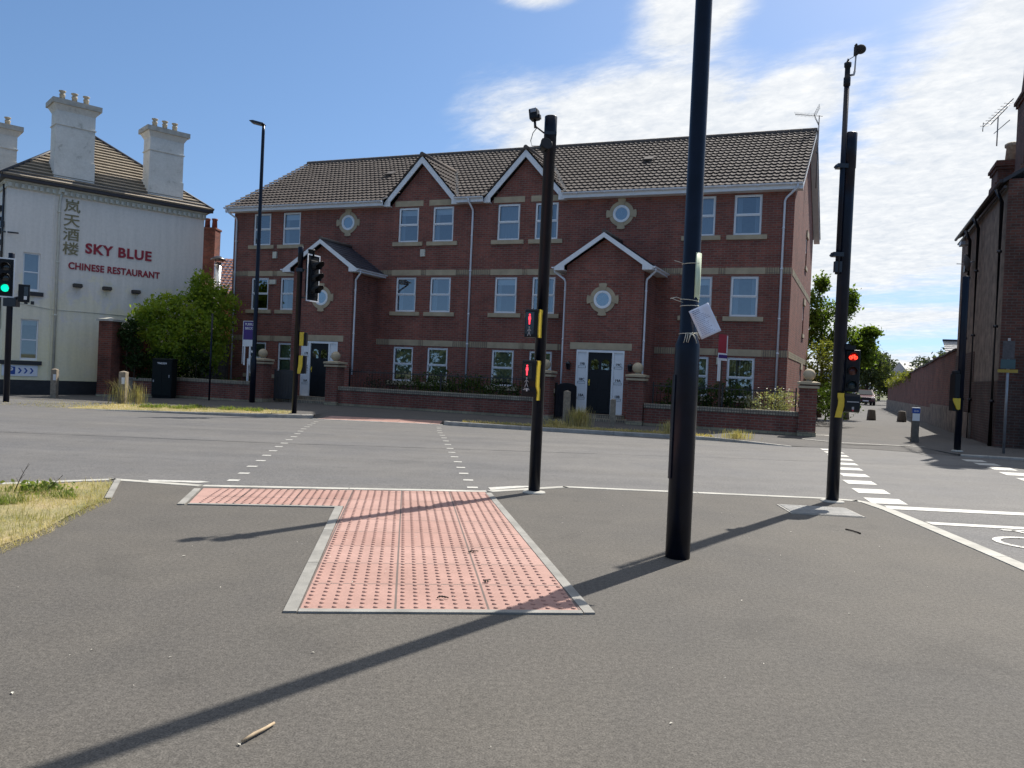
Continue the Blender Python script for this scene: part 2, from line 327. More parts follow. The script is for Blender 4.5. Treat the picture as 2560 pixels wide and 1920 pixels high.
def tactile_mat():
    mt, t, b = newmat('tactile_paving'); v = objco(t)
    br = t.nodes.new('ShaderNodeTexBrick'); br.offset = 0
    for k, q in (('Scale', 1), ('Brick Width', .45), ('Row Height', .45), ('Mortar Size', .006), ('Mortar Smooth', .1)): br.inputs[k].default_value = q
    br.inputs['Color1'].default_value = (.37, .21, .168, 1); br.inputs['Color2'].default_value = (.415, .25, .205, 1); br.inputs['Mortar'].default_value = (.13, .095, .08, 1)
    t.links.new(v, br.inputs['Vector'])
    n = noise_n(t, v, 2.6, 6, .65); n2 = noise_n(t, v, 90, 2)
    col = mixc(t, .85, br.outputs['Color'], ramp(t, n, [(.25, (.74, .73, .72)), (.75, (1.12, 1.14, 1.16))]), 'MULTIPLY')
    col = mixc(t, .4, col, ramp(t, n2, [(.3, (.75,) * 3), (.7, (1.25,) * 3)]), 'MULTIPLY')
    t.links.new(col, b.inputs['Base Color']); b.inputs['Roughness'].default_value = .8; bump(t, b, n2, .2, .003); return mt
M['tactile'] = tactile_mat()
def worn_paint():
    mt, t, b = newmat('worn_white_road_paint'); v = objco(t); n = noise_n(t, v, 26, 6, .7); n2 = noise_n(t, v, 130, 2)
    col = ramp(t, n, [(.3, (.30, .29, .26)), (.5, (.50, .485, .44)), (.7, (.58, .565, .52))])
    col = mixc(t, .4, col, ramp(t, n2, [(.3, (.7,) * 3), (.7, (1.2,) * 3)]), 'MULTIPLY')
    t.links.new(col, b.inputs['Base Color']); b.inputs['Roughness'].default_value = .65; return mt
M['road_white'] = worn_paint()
M['road_yellow'] = plain('worn_yellow_paint', (.55, .46, .22), .7, var=.25, vscale=15)
def ground_mat():
    mt, t, b = newmat('ground_grass'); v = objco(t); n = noise_n(t, v, .35, 6)
    t.links.new(ramp(t, n, [(.3, (.06, .075, .03)), (.7, (.14, .13, .06))]), b.inputs['Base Color']); b.inputs['Roughness'].default_value = .95; return mt
M['seam'] = plain('bitumen_seam', (.05, .048, .046), .7, var=.3)
M['ground'] = ground_mat()
def straw_mat():
    mt, t, b = newmat('straw_thatch'); v = objco(t); n = noise_n(t, v, 1.6, 6); n2 = noise_n(t, v, 60, 3)
    col = ramp(t, n, [(.3, (.13, .14, .05)), (.55, (.30, .25, .12)), (.75, (.36, .27, .14))])
    col = mixc(t, .7, col, ramp(t, n2, [(.3, (.5,) * 3), (.7, (1.4,) * 3)]), 'MULTIPLY')
    t.links.new(col, b.inputs['Base Color']); b.inputs['Roughness'].default_value = .95; bump(t, b, n2, .6, .02); return mt
M['straw'] = straw_mat()

# ------------------------------------------------------------------ mesh builder
class MB:
    def __init__(s, xf=None): s.v = []; s.f = []; s.xf = xf; s.smooth = []
    def add(s, vs, fs, sm=False):
        o = len(s.v)
        s.v += [(s.xf(Vector(p)) if s.xf else Vector(p)) for p in vs]
        for f in fs: s.f.append([i + o for i in f]); s.smooth.append(sm)
        return s
    def box(s, x0, x1, y0, y1, z0, z1, mt=None):
        vs = [Vector((x, y, z)) for z in (z0, z1) for y in (y0, y1) for x in (x0, x1)]
        if mt: vs = [mt @ p for p in vs]
        return s.add(vs, [(0, 2, 3, 1), (4, 5, 7, 6), (0, 1, 5, 4), (2, 6, 7, 3), (0, 4, 6, 2), (1, 3, 7, 5)])
    def bbox(s, c, d, mt=None): return s.box(c[0] - d[0] / 2, c[0] + d[0] / 2, c[1] - d[1] / 2, c[1] + d[1] / 2, c[2] - d[2] / 2, c[2] + d[2] / 2, mt)
    def quad(s, *p): return s.add(p, [tuple(range(len(p)))])
    def prism(s, poly, a, b, axis='y', mt=None):
        # poly: 2D outline; axis y -> (x,z) outline swept a..b in y ; x -> (y,z) ; z -> (x,y)
        mk = {'y': lambda p, t: (p[0], t, p[1]), 'x': lambda p, t: (t, p[0], p[1]), 'z': lambda p, t: (p[0], p[1], t)}[axis]
        n = len(poly); vs = [Vector(mk(p, a)) for p in poly] + [Vector(mk(p, b)) for p in poly]
        if mt: vs = [mt @ q for q in vs]
        return s.add(vs, [tuple(range(n)), tuple(range(2 * n - 1, n - 1, -1))] + [(i, i + n, (i + 1) % n + n, (i + 1) % n) for i in range(n)])
    def tube(s, pts, r, n=8, caps=True, r1=None):
        pts = [Vector(p) for p in pts]; rings = []
        for i, p in enumerate(pts):
            d = (pts[min(i + 1, len(pts) - 1)] - pts[max(i - 1, 0)]).normalized()
            a = d.cross(Vector((0, 0, 1)));
            if a.length < 1e-3: a = Vector((1, 0, 0))
            a.normalize(); b = a.cross(d).normalized()
            rr = r if not isinstance(r, (list, tuple)) else r[i]
            rings.append([p + (a * cos(2 * pi * k / n) + b * sin(2 * pi * k / n)) * rr for k in range(n)])
        vs = [q for g in rings for q in g]; fs = []
        for i in range(len(rings) - 1):
            for k in range(n): fs.append((i * n + k, i * n + (k + 1) % n, (i + 1) * n + (k + 1) % n, (i + 1) * n + k))
        s.add(vs, fs, True)
        if caps: s.add(rings[0], [tuple(range(n - 1, -1, -1))]); s.add(rings[-1], [tuple(range(n))])
        return s
    def lathe(s, prof, c=(0, 0, 0), n=16, mt=None, caps=True):
        vs = []; fs = []
        for r, z in prof:
            for k in range(n): vs.append(Vector((c[0] + r * cos(2 * pi * k / n), c[1] + r * sin(2 * pi * k / n), c[2] + z)))
        if mt: vs = [mt @ q for q in vs]
        for i in range(len(prof) - 1):
            for k in range(n): fs.append((i * n + k, i * n + (k + 1) % n, (i + 1) * n + (k + 1) % n, (i + 1) * n + k))
        s.add(vs, fs, True)
        if caps:
            s.add(vs[:n], [tuple(range(n - 1, -1, -1))]); s.add(vs[-n:], [tuple(range(n))])
        return s
    def ball(s, c, r, n=14, sc=(1, 1, 1)):
        prof = [(max(1e-4, r * sin(pi * i / n)), -r * cos(pi * i / n)) for i in range(n + 1)]
        mt = Matrix.Translation(Vector(c)) @ Matrix.Diagonal((*sc, 1))
        return s.lathe(prof, (0, 0, 0), n + 4, mt, False)
    def ring(s, c, r0, r1, y0, y1, n=28, a0=0, a1=2 * pi):
        # annulus in xz plane, extruded y0..y1
        full = abs(a1 - a0 - 2 * pi) < 1e-6; m_ = n if full else n + 1
        A = [a0 + (a1 - a0) * k / n for k in range(m_)]
        vs = []
        for y in (y0, y1):
            for r in (r0, r1): vs += [(c[0] + r * cos(a), y, c[1] + r * sin(a)) for a in A]
        fs = []
        for k in range(n):
            j = (k + 1) % m_; i00, i01, i10, i11 = 0, m_, 2 * m_, 3 * m_
            fs += [(i00 + k, i00 + j, i01 + j, i01 + k), (i10 + k, i11 + k, i11 + j, i10 + j), (i01 + k, i01 + j, i11 + j, i11 + k), (i00 + k, i10 + k, i10 + j, i00 + j)]
        if not full: fs += [(0, m_, 3 * m_, 2 * m_), (n, n + 2 * m_, n + 3 * m_, n + m_)]
        return s.add(vs, fs)
    def wall(s, u0, u1, z0, z1, y, holes=(), depth=.12):
        us = sorted({u0, u1, *[h[0] for h in holes], *[h[1] for h in holes]}); zs = sorted({z0, z1, *[h[2] for h in holes], *[h[3] for h in holes]})
        us = [u for u in us if u0 <= u <= u1]; zs = [z for z in zs if z0 <= z <= z1]
        for a, b in zip(us, us[1:]):
            for c, d in zip(zs, zs[1:]):
                mu, mz = (a + b) / 2, (c + d) / 2
                if any(h[0] < mu < h[1] and h[2] < mz < h[3] for h in holes): continue
                s.quad((a, y, c), (b, y, c), (b, y, d), (a, y, d))
        for a, b, c, d in holes:
            y2 = y + depth
            s.quad((a, y, c), (a, y2, c), (b, y2, c), (b, y, c)); s.quad((a, y, d), (b, y, d), (b, y2, d), (a, y2, d))
            s.quad((a, y, c), (a, y, d), (a, y2, d), (a, y2, c)); s.quad((b, y, c), (b, y2, c), (b, y2, d), (b, y, d))
        return s
    def build(s, name, mat, parent=None, fix=True, bevel=0):
        me = bpy.data.meshes.new(name); me.from_pydata([tuple(p) for p in s.v], [], s.f)
        if any(s.smooth):
            me.polygons.foreach_set('use_smooth', s.smooth)
        me.materials.append(M[mat] if isinstance(mat, str) else mat)
        if fix:
            b = bmesh.new(); b.from_mesh(me); bmesh.ops.remove_doubles(b, verts=b.verts, dist=1e-5)
            bmesh.ops.recalc_face_normals(b, faces=b.faces); b.to_mesh(me); b.free()
        me.update()
        o = bpy.data.objects.new(name, me); COL.objects.link(o)
        if parent: o.parent = parent
        if bevel:
            bv = o.modifiers.new('bevel', 'BEVEL'); bv.width = bevel; bv.segments = 2; bv.limit_method = 'ANGLE'
        return o
def tag(o, label=None, cat=None, group=None, kind=None):
    if label: o['label'] = label
    if cat: o['category'] = cat
    if group: o['group'] = group
    if kind: o['kind'] = kind
    return o
def empty(name, loc, label=None, cat=None, rz=0, group=None):
    o = bpy.data.objects.new(name, None); COL.objects.link(o); o.location = loc; o.rotation_euler = (0, 0, rz); o.empty_display_size = .3
    return tag(o, label, cat, group)
def copy_tree(o, parent=None):
    c = o.copy(); COL.objects.link(c)
    if parent: c.parent = parent
    for ch in list(o.children): copy_tree(ch, c)
    return c
def text(name, s, size, mt, mat, parent, off=0.0, extrude=.004, align='CENTER', sx=1.0, space=1.0):
    cu = bpy.data.curves.new(name, 'FONT'); cu.body = s; cu.size = size; cu.align_x = align; cu.align_y = 'CENTER'
    cu.extrude = extrude; cu.offset = off; cu.space_character = space; cu.resolution_u = 4
    t = bpy.data.objects.new('tmp', cu); COL.objects.link(t); bpy.context.view_layer.update()
    me = bpy.data.meshes.new_from_object(t.evaluated_get(bpy.context.evaluated_depsgraph_get()))
    bpy.data.objects.remove(t); me.name = name
    me.transform(mt @ Matrix.Diagonal((sx, 1, 1, 1)))
    me.materials.clear(); me.materials.append(M[mat])
    o = bpy.data.objects.new(name, me); COL.objects.link(o)
    if parent: o.parent = parent
    return o
FACE = Matrix(((1, 0, 0, 0), (0, 0, -1, 0), (0, 1, 0, 0), (0, 0, 0, 1)))   # text plane xy -> xz, facing -y
def tface(x, y, z, rz=0, tilt=0): return Matrix.Translation((x, y, z)) @ Matrix.Rotation(rz, 4, 'Z') @ FACE @ Matrix.Rotation(tilt, 4, 'Z')

def tile_roof(mb, P0, A, U, Nn, width, length, pitch, gauge, amp, lift, keep=None, sub=6, seed=0):
    P0, A, U, Nn = map(Vector, (P0, A, U, Nn)); rnd = random.Random(seed)
    rows = max(1, round(length / gauge)); g = length / rows; cols = max(1, round(width / pitch)) * sub; st = width / cols
    prof = []
    for k in range(cols + 1):
        ph = (k % sub) / sub
        prof.append(amp * (cos(2 * pi * ph) * .7 + .3 * cos(4 * pi * ph)))
    for r in range(rows):
        a0, a1 = r * g, (r + 1) * g + .02
        run = []
        def flush(run):
            if len(run) < 2: return
            n = len(run); vs = []
            for k, j in run: vs.append(P0 + A * (k * st) + U * a0 + Nn * (lift + prof[k] + j))
            for k, j in run: vs.append(P0 + A * (k * st) + U * a1 + Nn * (prof[k] * .6))
            for k, j in run: vs.append(P0 + A * (k * st) + U * a0 + Nn * (lift + prof[k] + j - .028))
            fs = []
            for i in range(n - 1):
                fs.append((i, i + 1, n + i + 1, n + i)); fs.append((2 * n + i, 2 * n + i + 1, i + 1, i))
            mb.add(vs, fs)
        jit = 0
        for k in range(cols + 1):
            if k % sub == 0: jit = rnd.uniform(-.003, .004)
            pm = P0 + A * (k * st) + U * ((a0 + a1) / 2)
            if keep is None or keep(pm): run.append((k, jit))
            else: flush(run); run = []
        flush(run)
    return mb

def leaves(mb, centres, n, size, spread, rnd, flat=.0):
    # leaf-sized faces scattered in clumps
    for _ in range(n):
        c = rnd.choice(centres)
        p = Vector(c[:3]) + Vector((rnd.gauss(0, spread), rnd.gauss(0, spread), rnd.gauss(0, spread * .8)))
        s_ = size * rnd.uniform(.6, 1.35)
        a = Vector((rnd.gauss(0, 1), rnd.gauss(0, 1), rnd.gauss(0, 1) * (1 - flat))).normalized()
        b = a.cross(Vector((rnd.gauss(0, 1), rnd.gauss(0, 1), rnd.gauss(0, 1)))).normalized()
        mb.add([p - a * s_, p + b * s_ * .55, p + a * s_, p - b * s_ * .55], [(0, 1, 2, 3)])
def clumps(blobs, per, rnd, shell=.55):
    out = []
    for (x, y, z, rx, ry, rz) in blobs:
        for _ in range(per):
            d = Vector((rnd.gauss(0, 1), rnd.gauss(0, 1), rnd.gauss(0, 1))).normalized()
            r = rnd.uniform(shell, 1.0) * (1 + .18 * mnoise.noise(d * 3 + Vector((x, y, z))))
            out.append((x + d.x * rx * r, y + d.y * ry * r, z + d.z * rz * r))
    return out

# ------------------------------------------------------------------ levels
def zr(y): return -.03 - .24 * min(max((y - 8) / 12.5, 0), 1)          # carriageway
def zf(x): return -.17 - .018 * max(0, -6 - x)                          # far footway, lane and forecourt
FAR_L = [(-70, 18.0), (-45, 19.5), (-25, 20.3), (-13.55, 20.71), (-9.49, 20.69), (-7.2, 20.72), (-6.2, 20.82), (-5.6, 21.0), (-5.35, 21.25)]
FAR_R = [(-1.8, 21.05), (-1.62, 20.85), (-.64, 20.6), (1.18, 20.19), (2.64, 19.92), (4.1, 19.7), (5.18, 19.25), (6.05, 18.6), (6.55, 18.2)]
APRON = [(6.55, 18.2), (7.6, 18.6), (8.6, 18.75), (9.5, 18.1), (10.1, 17.45)]
RK = [(10.1, 17.45), (10.6, 17.25), (11.3, 16.95), (13, 15.9), (17, 13.2), (25, 7.5), (40, -3), (60, -15)]
def lerp_poly(pts, step=.4):
    out = []
    for (x0, y0), (x1, y1) in zip(pts, pts[1:]):
        n = max(1, int(math.hypot(x1 - x0, y1 - y0) / step))
        for i in range(n): out.append((x0 + (x1 - x0) * i / n, y0 + (y1 - y0) * i / n))
    out.append(pts[-1]); return out

# ground sheet to the horizon
g = MB(); S_ = 1500
g.quad((-S_, -S_, -.7), (S_, -S_, -.7), (S_, S_, -.7), (-S_, S_, -.7)); tag(g.build('ground', 'ground'), kind='structure')
# carriageway
g = MB(); ys = [-60, -30, -10, 0, 8] + [8 + 12.5 * i / 10 for i in range(1, 11)] + [24]
for a, b in zip(ys, ys[1:]): g.quad((-80, a, zr(a)), (80, a, zr(a)), (80, b, zr(b)), (-80, b, zr(b)))
tag(g.build('road', 'asph_road'), kind='structure')
# far pavement, lane and forecourt as one asphalt sheet
fp = []
for p in lerp_poly(FAR_L): fp.append((p[0], p[1] + .124, zf(p[0])))
for p in lerp_poly([(-5.3, 21.0), (-1.85, 21.0)], .3)[0:]: fp.append((p[0], p[1], zr(20.5) + .004))
for p in lerp_poly(FAR_R): fp.append((p[0], p[1] + .124, zf(p[0]) if p[0] < 5.3 else zf(0) - .045 * min(1, (p[0] - 5.3) / 1.2)))
for p in lerp_poly(APRON)[1:]: fp.append((p[0], p[1], zr(p[1]) + .006))
for p in lerp_poly(RK): fp.append((p[0], p[1] + .124, zf(p[0]) + .015 * min(1, (p[0] - 10.1))))
ds = [0, .3, .7, 1.2, 1.8, 2.6, 4, 7, 12, 20, 35, 60, 100, 160]
g = MB(); vs = []
for d in ds:
    for x, y, z in fp:
        t = min(d / 1.8, 1); t = t * t * (3 - 2 * t)
        vs.append((x, y + d, z + (zf(x) - z) * t))
n = len(fp)
g.add(vs, [(r * n + i, r * n + i + 1, (r + 1) * n + i + 1, (r + 1) * n + i) for r in range(len(ds) - 1) for i in range(n - 1)])
tag(g.build('pavement', 'asph_far', fix=False), kind='structure')

def kerb(pts, ztop, zbot, w=.125, L=.915, side=1):
    g = MB(); P = lerp_poly(pts, L)
    for (x0, y0), (x1, y1) in zip(P, P[1:]):
        d = Vector((x1 - x0, y1 - y0)); l = d.length; d.normalize(); nn = Vector((-d.y, d.x)) * side
        gap = .004; a = Vector((x0, y0)) + d * gap; b = Vector((x1, y1)) - d * gap
        if l < .02: continue
        za, zb = ztop(x0, y0), ztop(x1, y1); la, lb = zbot(x0, y0), zbot(x1, y1); q = .018
        prof = lambda p, zt, zl: [(p.x, p.y, zl), (p.x + nn.x * q * .3, p.y + nn.y * q * .3, zt - q), (p.x + nn.x * q, p.y + nn.y * q, zt), (p.x + nn.x * w, p.y + nn.y * w, zt), (p.x + nn.x * w, p.y + nn.y * w, zl)]
        vs = prof(a, za, la) + prof(b, zb, lb)
        g.add(vs, [(i, i + 1, i + 6, i + 5) for i in range(4)] + [(0, 1, 2, 3, 4), (9, 8, 7, 6, 5)])
    return g
tag(kerb(FAR_L, lambda x, y: zf(x) + .003, lambda x, y: -.75).build('kerb', 'kerb'), kind='structure')
tag(kerb(FAR_R, lambda x, y: (zf(x) if x < 5.3 else zf(0) - .045 * min(1, (x - 5.3) / 1.2)) + .003, lambda x, y: -.5).build('kerb', 'kerb'), kind='structure')
tag(kerb(RK, lambda x, y: zf(x) + .018 * min(1, x - 10.1) + .003, lambda x, y: -.5).build('kerb', 'kerb'), kind='structure')
# flush edging of the far crossing
tag(kerb([(-5.32, 20.88), (-1.8, 20.88)], lambda x, y: zr(20.5) + .012, lambda x, y: -.5).build('kerb', 'concrete'), kind='structure')

# near footway slab
NK = [(-14, 2.2), (-7, 5.3), (-4.46, 6.86), (-3.72, 7.40), (-2.82, 7.26), (-.21, 7.70), (.58, 8.262), (2.0, 8.275), (3.366, 8.282), (3.68, 8.20), (3.79, 8.05)]
NR = [(3.79, 8.05), (3.80, 7.6), (3.74, 6.8), (3.64, 5.6), (3.5, 4.2), (3.2, 1.5), (2.9, -1), (2.5, -6), (2.0, -20)]
poly = [(p[0], p[1] - .10) for p in NK[:-1]] + [(3.66, 8.0)] + [(p[0] - .125, p[1]) for p in NR[1:]] + [(-40, -20), (-40, -2)]
b = bmesh.new(); f = b.faces.new([b.verts.new((x, y, 0)) for x, y in poly]); bmesh.ops.triangulate(b, faces=[f])
me = bpy.data.meshes.new('footway'); b.to_mesh(me); b.free(); me.materials.append(M['asph_near'])
o = bpy.data.objects.new('footway', me); COL.objects.link(o); tag(o, kind='structure')
tag(kerb(NK, lambda x, y: .004, lambda x, y: -.3, w=.115, side=-1).build('kerb', 'concrete'), kind='structure')
tag(kerb(NR, lambda x, y: .006, lambda x, y: -.3, w=.14, side=-1).build('kerb', 'concrete'), kind='structure')

# tactile paving, near crossing
e1 = Vector((cos(R(7.4)), sin(R(7.4)))); e2 = Vector((-sin(R(7.9)), cos(R(7.9))))
T0 = Vector((-.955, 3.66))
def tp(a, b_, z=.006): p = T0 + e1 * a + e2 * b_; return (p.x, p.y, z)
te = empty('tactile_paving', (T0.x, T0.y, 0), None, None, R(7.6)); tag(te, kind='structure')
stem_l = 4.02
loc = lambda x, y, z: te_inv @ Vector((x, y, z))
bpy.context.view_layer.update(); te_inv = te.matrix_world.inverted()
g = MB(xf=lambda p: te_inv @ p)
# top edge of the L follows the kerb
def kerb_y(x):
    for (x0, y0), (x1, y1) in zip(NK, NK[1:]):
        if x0 <= x <= x1: return y0 + (y1 - y0) * (x - x0) / (x1 - x0)
    return 7.7
TL = (-2.74, 7.03); TR = (-.22, 7.575)
inner = tp(0, 2.80); tail_out = (-2.57, 6.235)
stem = [tp(0, 0), tp(1.36, 0), (-.215, 7.57, .006), (-1.46, 7.30, .006), inner]
g.add(stem, [tuple(range(len(stem)))])
g.add([inner, (-1.46, 7.30, .006), (-2.74, 7.04, .006), (-2.55, 6.26, .006)], [(0, 1, 2, 3)])
slab = g.build('paving_slabs', 'tactile', te, fix=False); tag(slab, kind=None)
bl = MB(xf=lambda p: te_inv @ p)
def blister(x, y):
    prof = [(.0128, 0), (.012, .0042), (.0085, .0062), (.001, .0068)]
    bl.lathe(prof, (x, y, .006), 8, None, False)
for i in range(21):
    for j in range(70):
        p = T0 + e1 * (.033 + i * .0647) + e2 * (.035 + j * .0647)
        # right edge tapers to the kerb; stop at the kerb
        t = j * .0647 / 4.0
        rmax = Vector(tp(1.36, 0)[:2]).lerp(Vector((-.215, 7.57)), min(t, 1))
        if (p - T0).dot(e1) > (rmax - T0).dot(e1) - .02: continue
        if p.y > kerb_y(p.x) - .165: continue
        blister(p.x, p.y)
td1 = Vector((-2.55 - inner[0], 6.26 - inner[1])); L1 = td1.length; td1.normalize(); td2 = Vector((td1.y, -td1.x))
if td2.y < 0: td2 = -td2
for i in range(18):
    for j in range(13):
        p = Vector(inner[:2]) + td1 * (.04 + i * .0647) + td2 * (.035 + j * .0647)
        if p.y > kerb_y(p.x) - .165 or p.x < -2.72 + (7.04 - p.y) * .22: continue
        blister(p.x, p.y)
bl.build('blisters', 'tactile', te, fix=False)
def strip(p0, p1, w, z0=-.05, z1=.01, side=1):
    p0, p1 = Vector(p0[:2]), Vector(p1[:2]); d = (p1 - p0).normalized(); nn = Vector((-d.y, d.x)) * side
    g = MB(xf=lambda p: te_inv @ p); L = (p1 - p0).length; k = max(1, round(L / .915))
    for i in range(k):
        a = p0 + d * (L * i / k + .003); b_ = p0 + d * (L * (i + 1) / k - .003)
        c = b_ + nn * w; e = a + nn * w
        g.add([(q.x, q.y, z) for z in (z0, z1) for q in (a, b_, c, e)], [(0, 1, 2, 3), (4, 5, 6, 7), (0, 1, 5, 4), (1, 2, 6, 5), (2, 3, 7, 6), (3, 0, 4, 7)])
    return g
q0 = Vector(tp(-.002, -.05)); q1 = Vector(inner)
strip(tp(-.003, -.045), (inner[0], inner[1] - .052), .062, side=1).build('edging', 'edging', te)
strip(tp(1.363, -.045), (-.205, 7.5), .055, side=-1).build('edging', 'edging', te)
strip(tp(0, -.003), tp(1.36, -.003), .045, side=-1).build('edging', 'edging', te)
strip((inner[0] - .003, inner[1] - .003), (-2.55, 6.257), .05, side=1).build('edging', 'edging', te)
strip((-2.56, 6.2), (-2.75, 7.0), .055, side=1).build('edging', 'edging', te)

# far crossing tactile strip
g = MB(); zt = zr(20.5) + .012
p4 = [(-5.2, 21.03), (-1.9, 21.03), (-1.9, 21.88), (-4.9, 21.88)]
def zfar(x, y):
    t = min(max(y - 21.0, 0) / 1.8, 1); t = t * t * (3 - 2 * t); z0 = zr(20.5) + .004; return z0 + (zf(x) - z0) * t
fte = empty('tactile_paving', (-3.5, 21.4, zt)); tag(fte, kind='structure')
off = Vector((-3.5, 21.4, zt)); g.xf = lambda p: p - off
for k in range(8):
    a, b2 = 21.03 + .8 * k / 8, 21.03 + .8 * (k + 1) / 8
    g.quad((-5.2 + .2 * k / 8, a, zfar(0, a) + .008), (-1.9, a, zfar(0, a) + .008), (-1.9, b2, zfar(0, b2) + .008), (-5.2 + .2 * (k + 1) / 8, b2, zfar(0, b2) + .008))
g.build('paving_slabs', 'tactile', fte, fix=False)
bl = MB(xf=lambda p: p - off)
for i in range(50):
    for j in range(12):
        x, y = -5.1 + i * .064, 21.07 + j * .064; bl.lathe([(.0125, 0), (.009, .0055), (.001, .006)], (x, y, zfar(x, y) + .008), 5, None, False)
bl.build('blisters', 'tactile', fte, fix=False)

# ------------------------------------------------------------------ road markings
rm = MB()
def mark(p, dz=.004):
    rm.add([(x, y, zr(y) + dz) for x, y in p], [tuple(range(len(p)))])
for (x, y) in [(-2.79, 7.79), (-2.89, 8.38), (-3.03, 9.07), (-3.15, 9.75), (-3.30, 10.46), (-3.43, 11.17), (-3.57, 11.92), (-3.69, 12.62), (-3.83, 13.38), (-3.96, 14.14), (-4.13, 14.98), (-4.29, 15.8), (-4.44, 16.6), (-4.58, 17.4), (-4.72, 18.2), (-4.85, 19.0), (-4.98, 19.8)]:
    mark([(x, y - .05), (x + .11, y - .03), (x + .10, y + .08), (x - .01, y + .06)])
for (x, y) in [(-.41, 8.05), (-.49, 8.68), (-.58, 9.34), (-.66, 10.02), (-.75, 10.77), (-.85, 11.52), (-.95, 12.3), (-1.04, 13.07), (-1.15, 13.97), (-1.26, 14.85), (-1.37, 15.72), (-1.48, 16.55), (-1.6, 17.4), (-1.7, 18.25), (-1.78, 19.1), (-1.86, 19.8)]:
    mark([(x, y - .05), (x + .11, y - .03), (x + .10, y + .08), (x - .01, y + .06)])
# block lines of the cycle crossing
def lp(pts, t):
    i = min(int(t), len(pts) - 2); u = t - i; return (pts[i][0] + (pts[i + 1][0] - pts[i][0]) * u, pts[i][1] + (pts[i + 1][1] - pts[i][1]) * u)
BLK = [(4.1, 8.5), (4.37, 9.43), (4.69, 10.45), (5.08, 11.5), (5.48, 12.6), (5.87, 13.65), (6.25, 14.7), (6.62, 15.75), (6.95, 16.75), (7.25, 17.7)]
for (x, y) in BLK: mark([(x - .24, y - .26), (x + .15, y - .24), (x + .28, y + .22), (x - .11, y + .24)])
BLK2 = [(7.7, 10.9), (8.1, 12.0), (8.48, 13.05), (8.95, 14.15), (9.3, 15.17), (9.6, 16.1)]
for (x, y) in BLK2: mark([(x - .32, y - .29), (x + .1, y - .30), (x + .32, y + .28), (x - .1, y + .3)])
# edge lines of the cycle track, right
mark([(3.86, 7.86), (5.2, 7.84), (9, 7.6), (9, 7.78), (5.33, 8.03), (3.92, 8.1)])
mark([(3.85, 7.04), (4.66, 7.0), (9, 6.7), (9, 6.84), (4.74, 7.13), (3.86, 7.18)])
# channel lines
mark([(-3.45, 7.50), (-2.98, 7.54), (-2.9, 7.62), (-3.0, 7.66), (-3.5, 7.60)]); mark([(-.17, 7.93), (.22, 8.30), (.30, 8.42), (.1, 8.36), (-.2, 8.12)])
# lane mouth lines
for (a, b2) in (((7.3, 19.6), (9.9, 19.15)), ((7.0, 18.2), (9.9, 17.6))): pass
# cycle symbol on the track, right
def cyc(pts, w=.05):
    for (x0, y0), (x1, y1) in zip(pts, pts[1:]):
        d = Vector((x1 - x0, y1 - y0));
        if d.length < 1e-4: continue
        d.normalize(); nn = Vector((-d.y, d.x)) * w / 2
        mark([(x0 - nn.x, y0 - nn.y), (x1 - nn.x, y1 - nn.y), (x1 + nn.x, y1 + nn.y), (x0 + nn.x, y0 + nn.y)], .005)
for cxx in (4.32, 5.12): cyc([(cxx + .30 * cos(k * pi / 10), 6.32 + .26 * sin(k * pi / 10)) for k in range(21)], .06)
cyc([(4.32, 6.32), (4.55, 6.78), (4.95, 6.76), (4.72, 6.32), (4.32, 6.32)]); cyc([(4.72, 6.32), (4.5, 6.92)]); cyc([(5.12, 6.32), (4.93, 6.92), (4.8, 6.94)]); cyc([(4.4, 6.92), (4.62, 6.92)])
sm = MB(); P_ = lerp_poly([(-30, 11.4), (-12, 12.1), (-3.7, 12.58), (-1, 13.05), (8, 14.3), (14, 15.0)], .35); rnd = random.Random(31)
P_ = [(x, y + rnd.uniform(-.02, .02)) for x, y in P_]
for (xa, ya), (xb, yb) in zip(P_, P_[1:]):
    wd_ = rnd.uniform(.008, .022); sm.add([(xa, ya - wd_, zr(ya) + .003), (xb, yb - wd_, zr(yb) + .003), (xb, yb + wd_, zr(yb) + .003), (xa, ya + wd_, zr(ya) + .003)], [(0, 1, 2, 3)])
tag(sm.build('road_seam', 'seam', fix=False), kind='structure')
tag(rm.build('road_markings', 'road_white', fix=False), kind='structure')
# painted lines on the lane mouth
g = MB()
for pts in ([(7.6, 20.3), (8.4, 19.55), (10.3, 19.35)], [(8.1, 22.4), (8.9, 22.1), (9.3, 22.5), (8.7, 22.6)]):
    for (x0, y0), (x1, y1) in zip(pts, pts[1:]):
        d = Vector((x1 - x0, y1 - y0)).normalized(); nn = Vector((-d.y, d.x)) * .035
        g.quad((x0 - nn.x, y0 - nn.y, -.162), (x1 - nn.x, y1 - nn.y, -.162), (x1 + nn.x, y1 + nn.y, -.162), (x0 + nn.x, y0 + nn.y, -.162))
tag(g.build('lane_markings', 'road_white', fix=False), kind='structure')
# metal cover in the footway
ge = empty('access_cover', (2.95, 7.35, 0), 'ribbed metal access cover set in the footway beside a signal pole', 'access cover', R(-4))
g = MB(); g.box(-.33, .33, -.25, .25, -.05, .006); g.build('frame', 'kerb', ge)
g = MB()
for k in range(17): g.box(-.31, .31, -.235 + k * .0285, -.235 + k * .0285 + .017, .006, .011)
g.build('ribbed_plate', 'grate', ge)
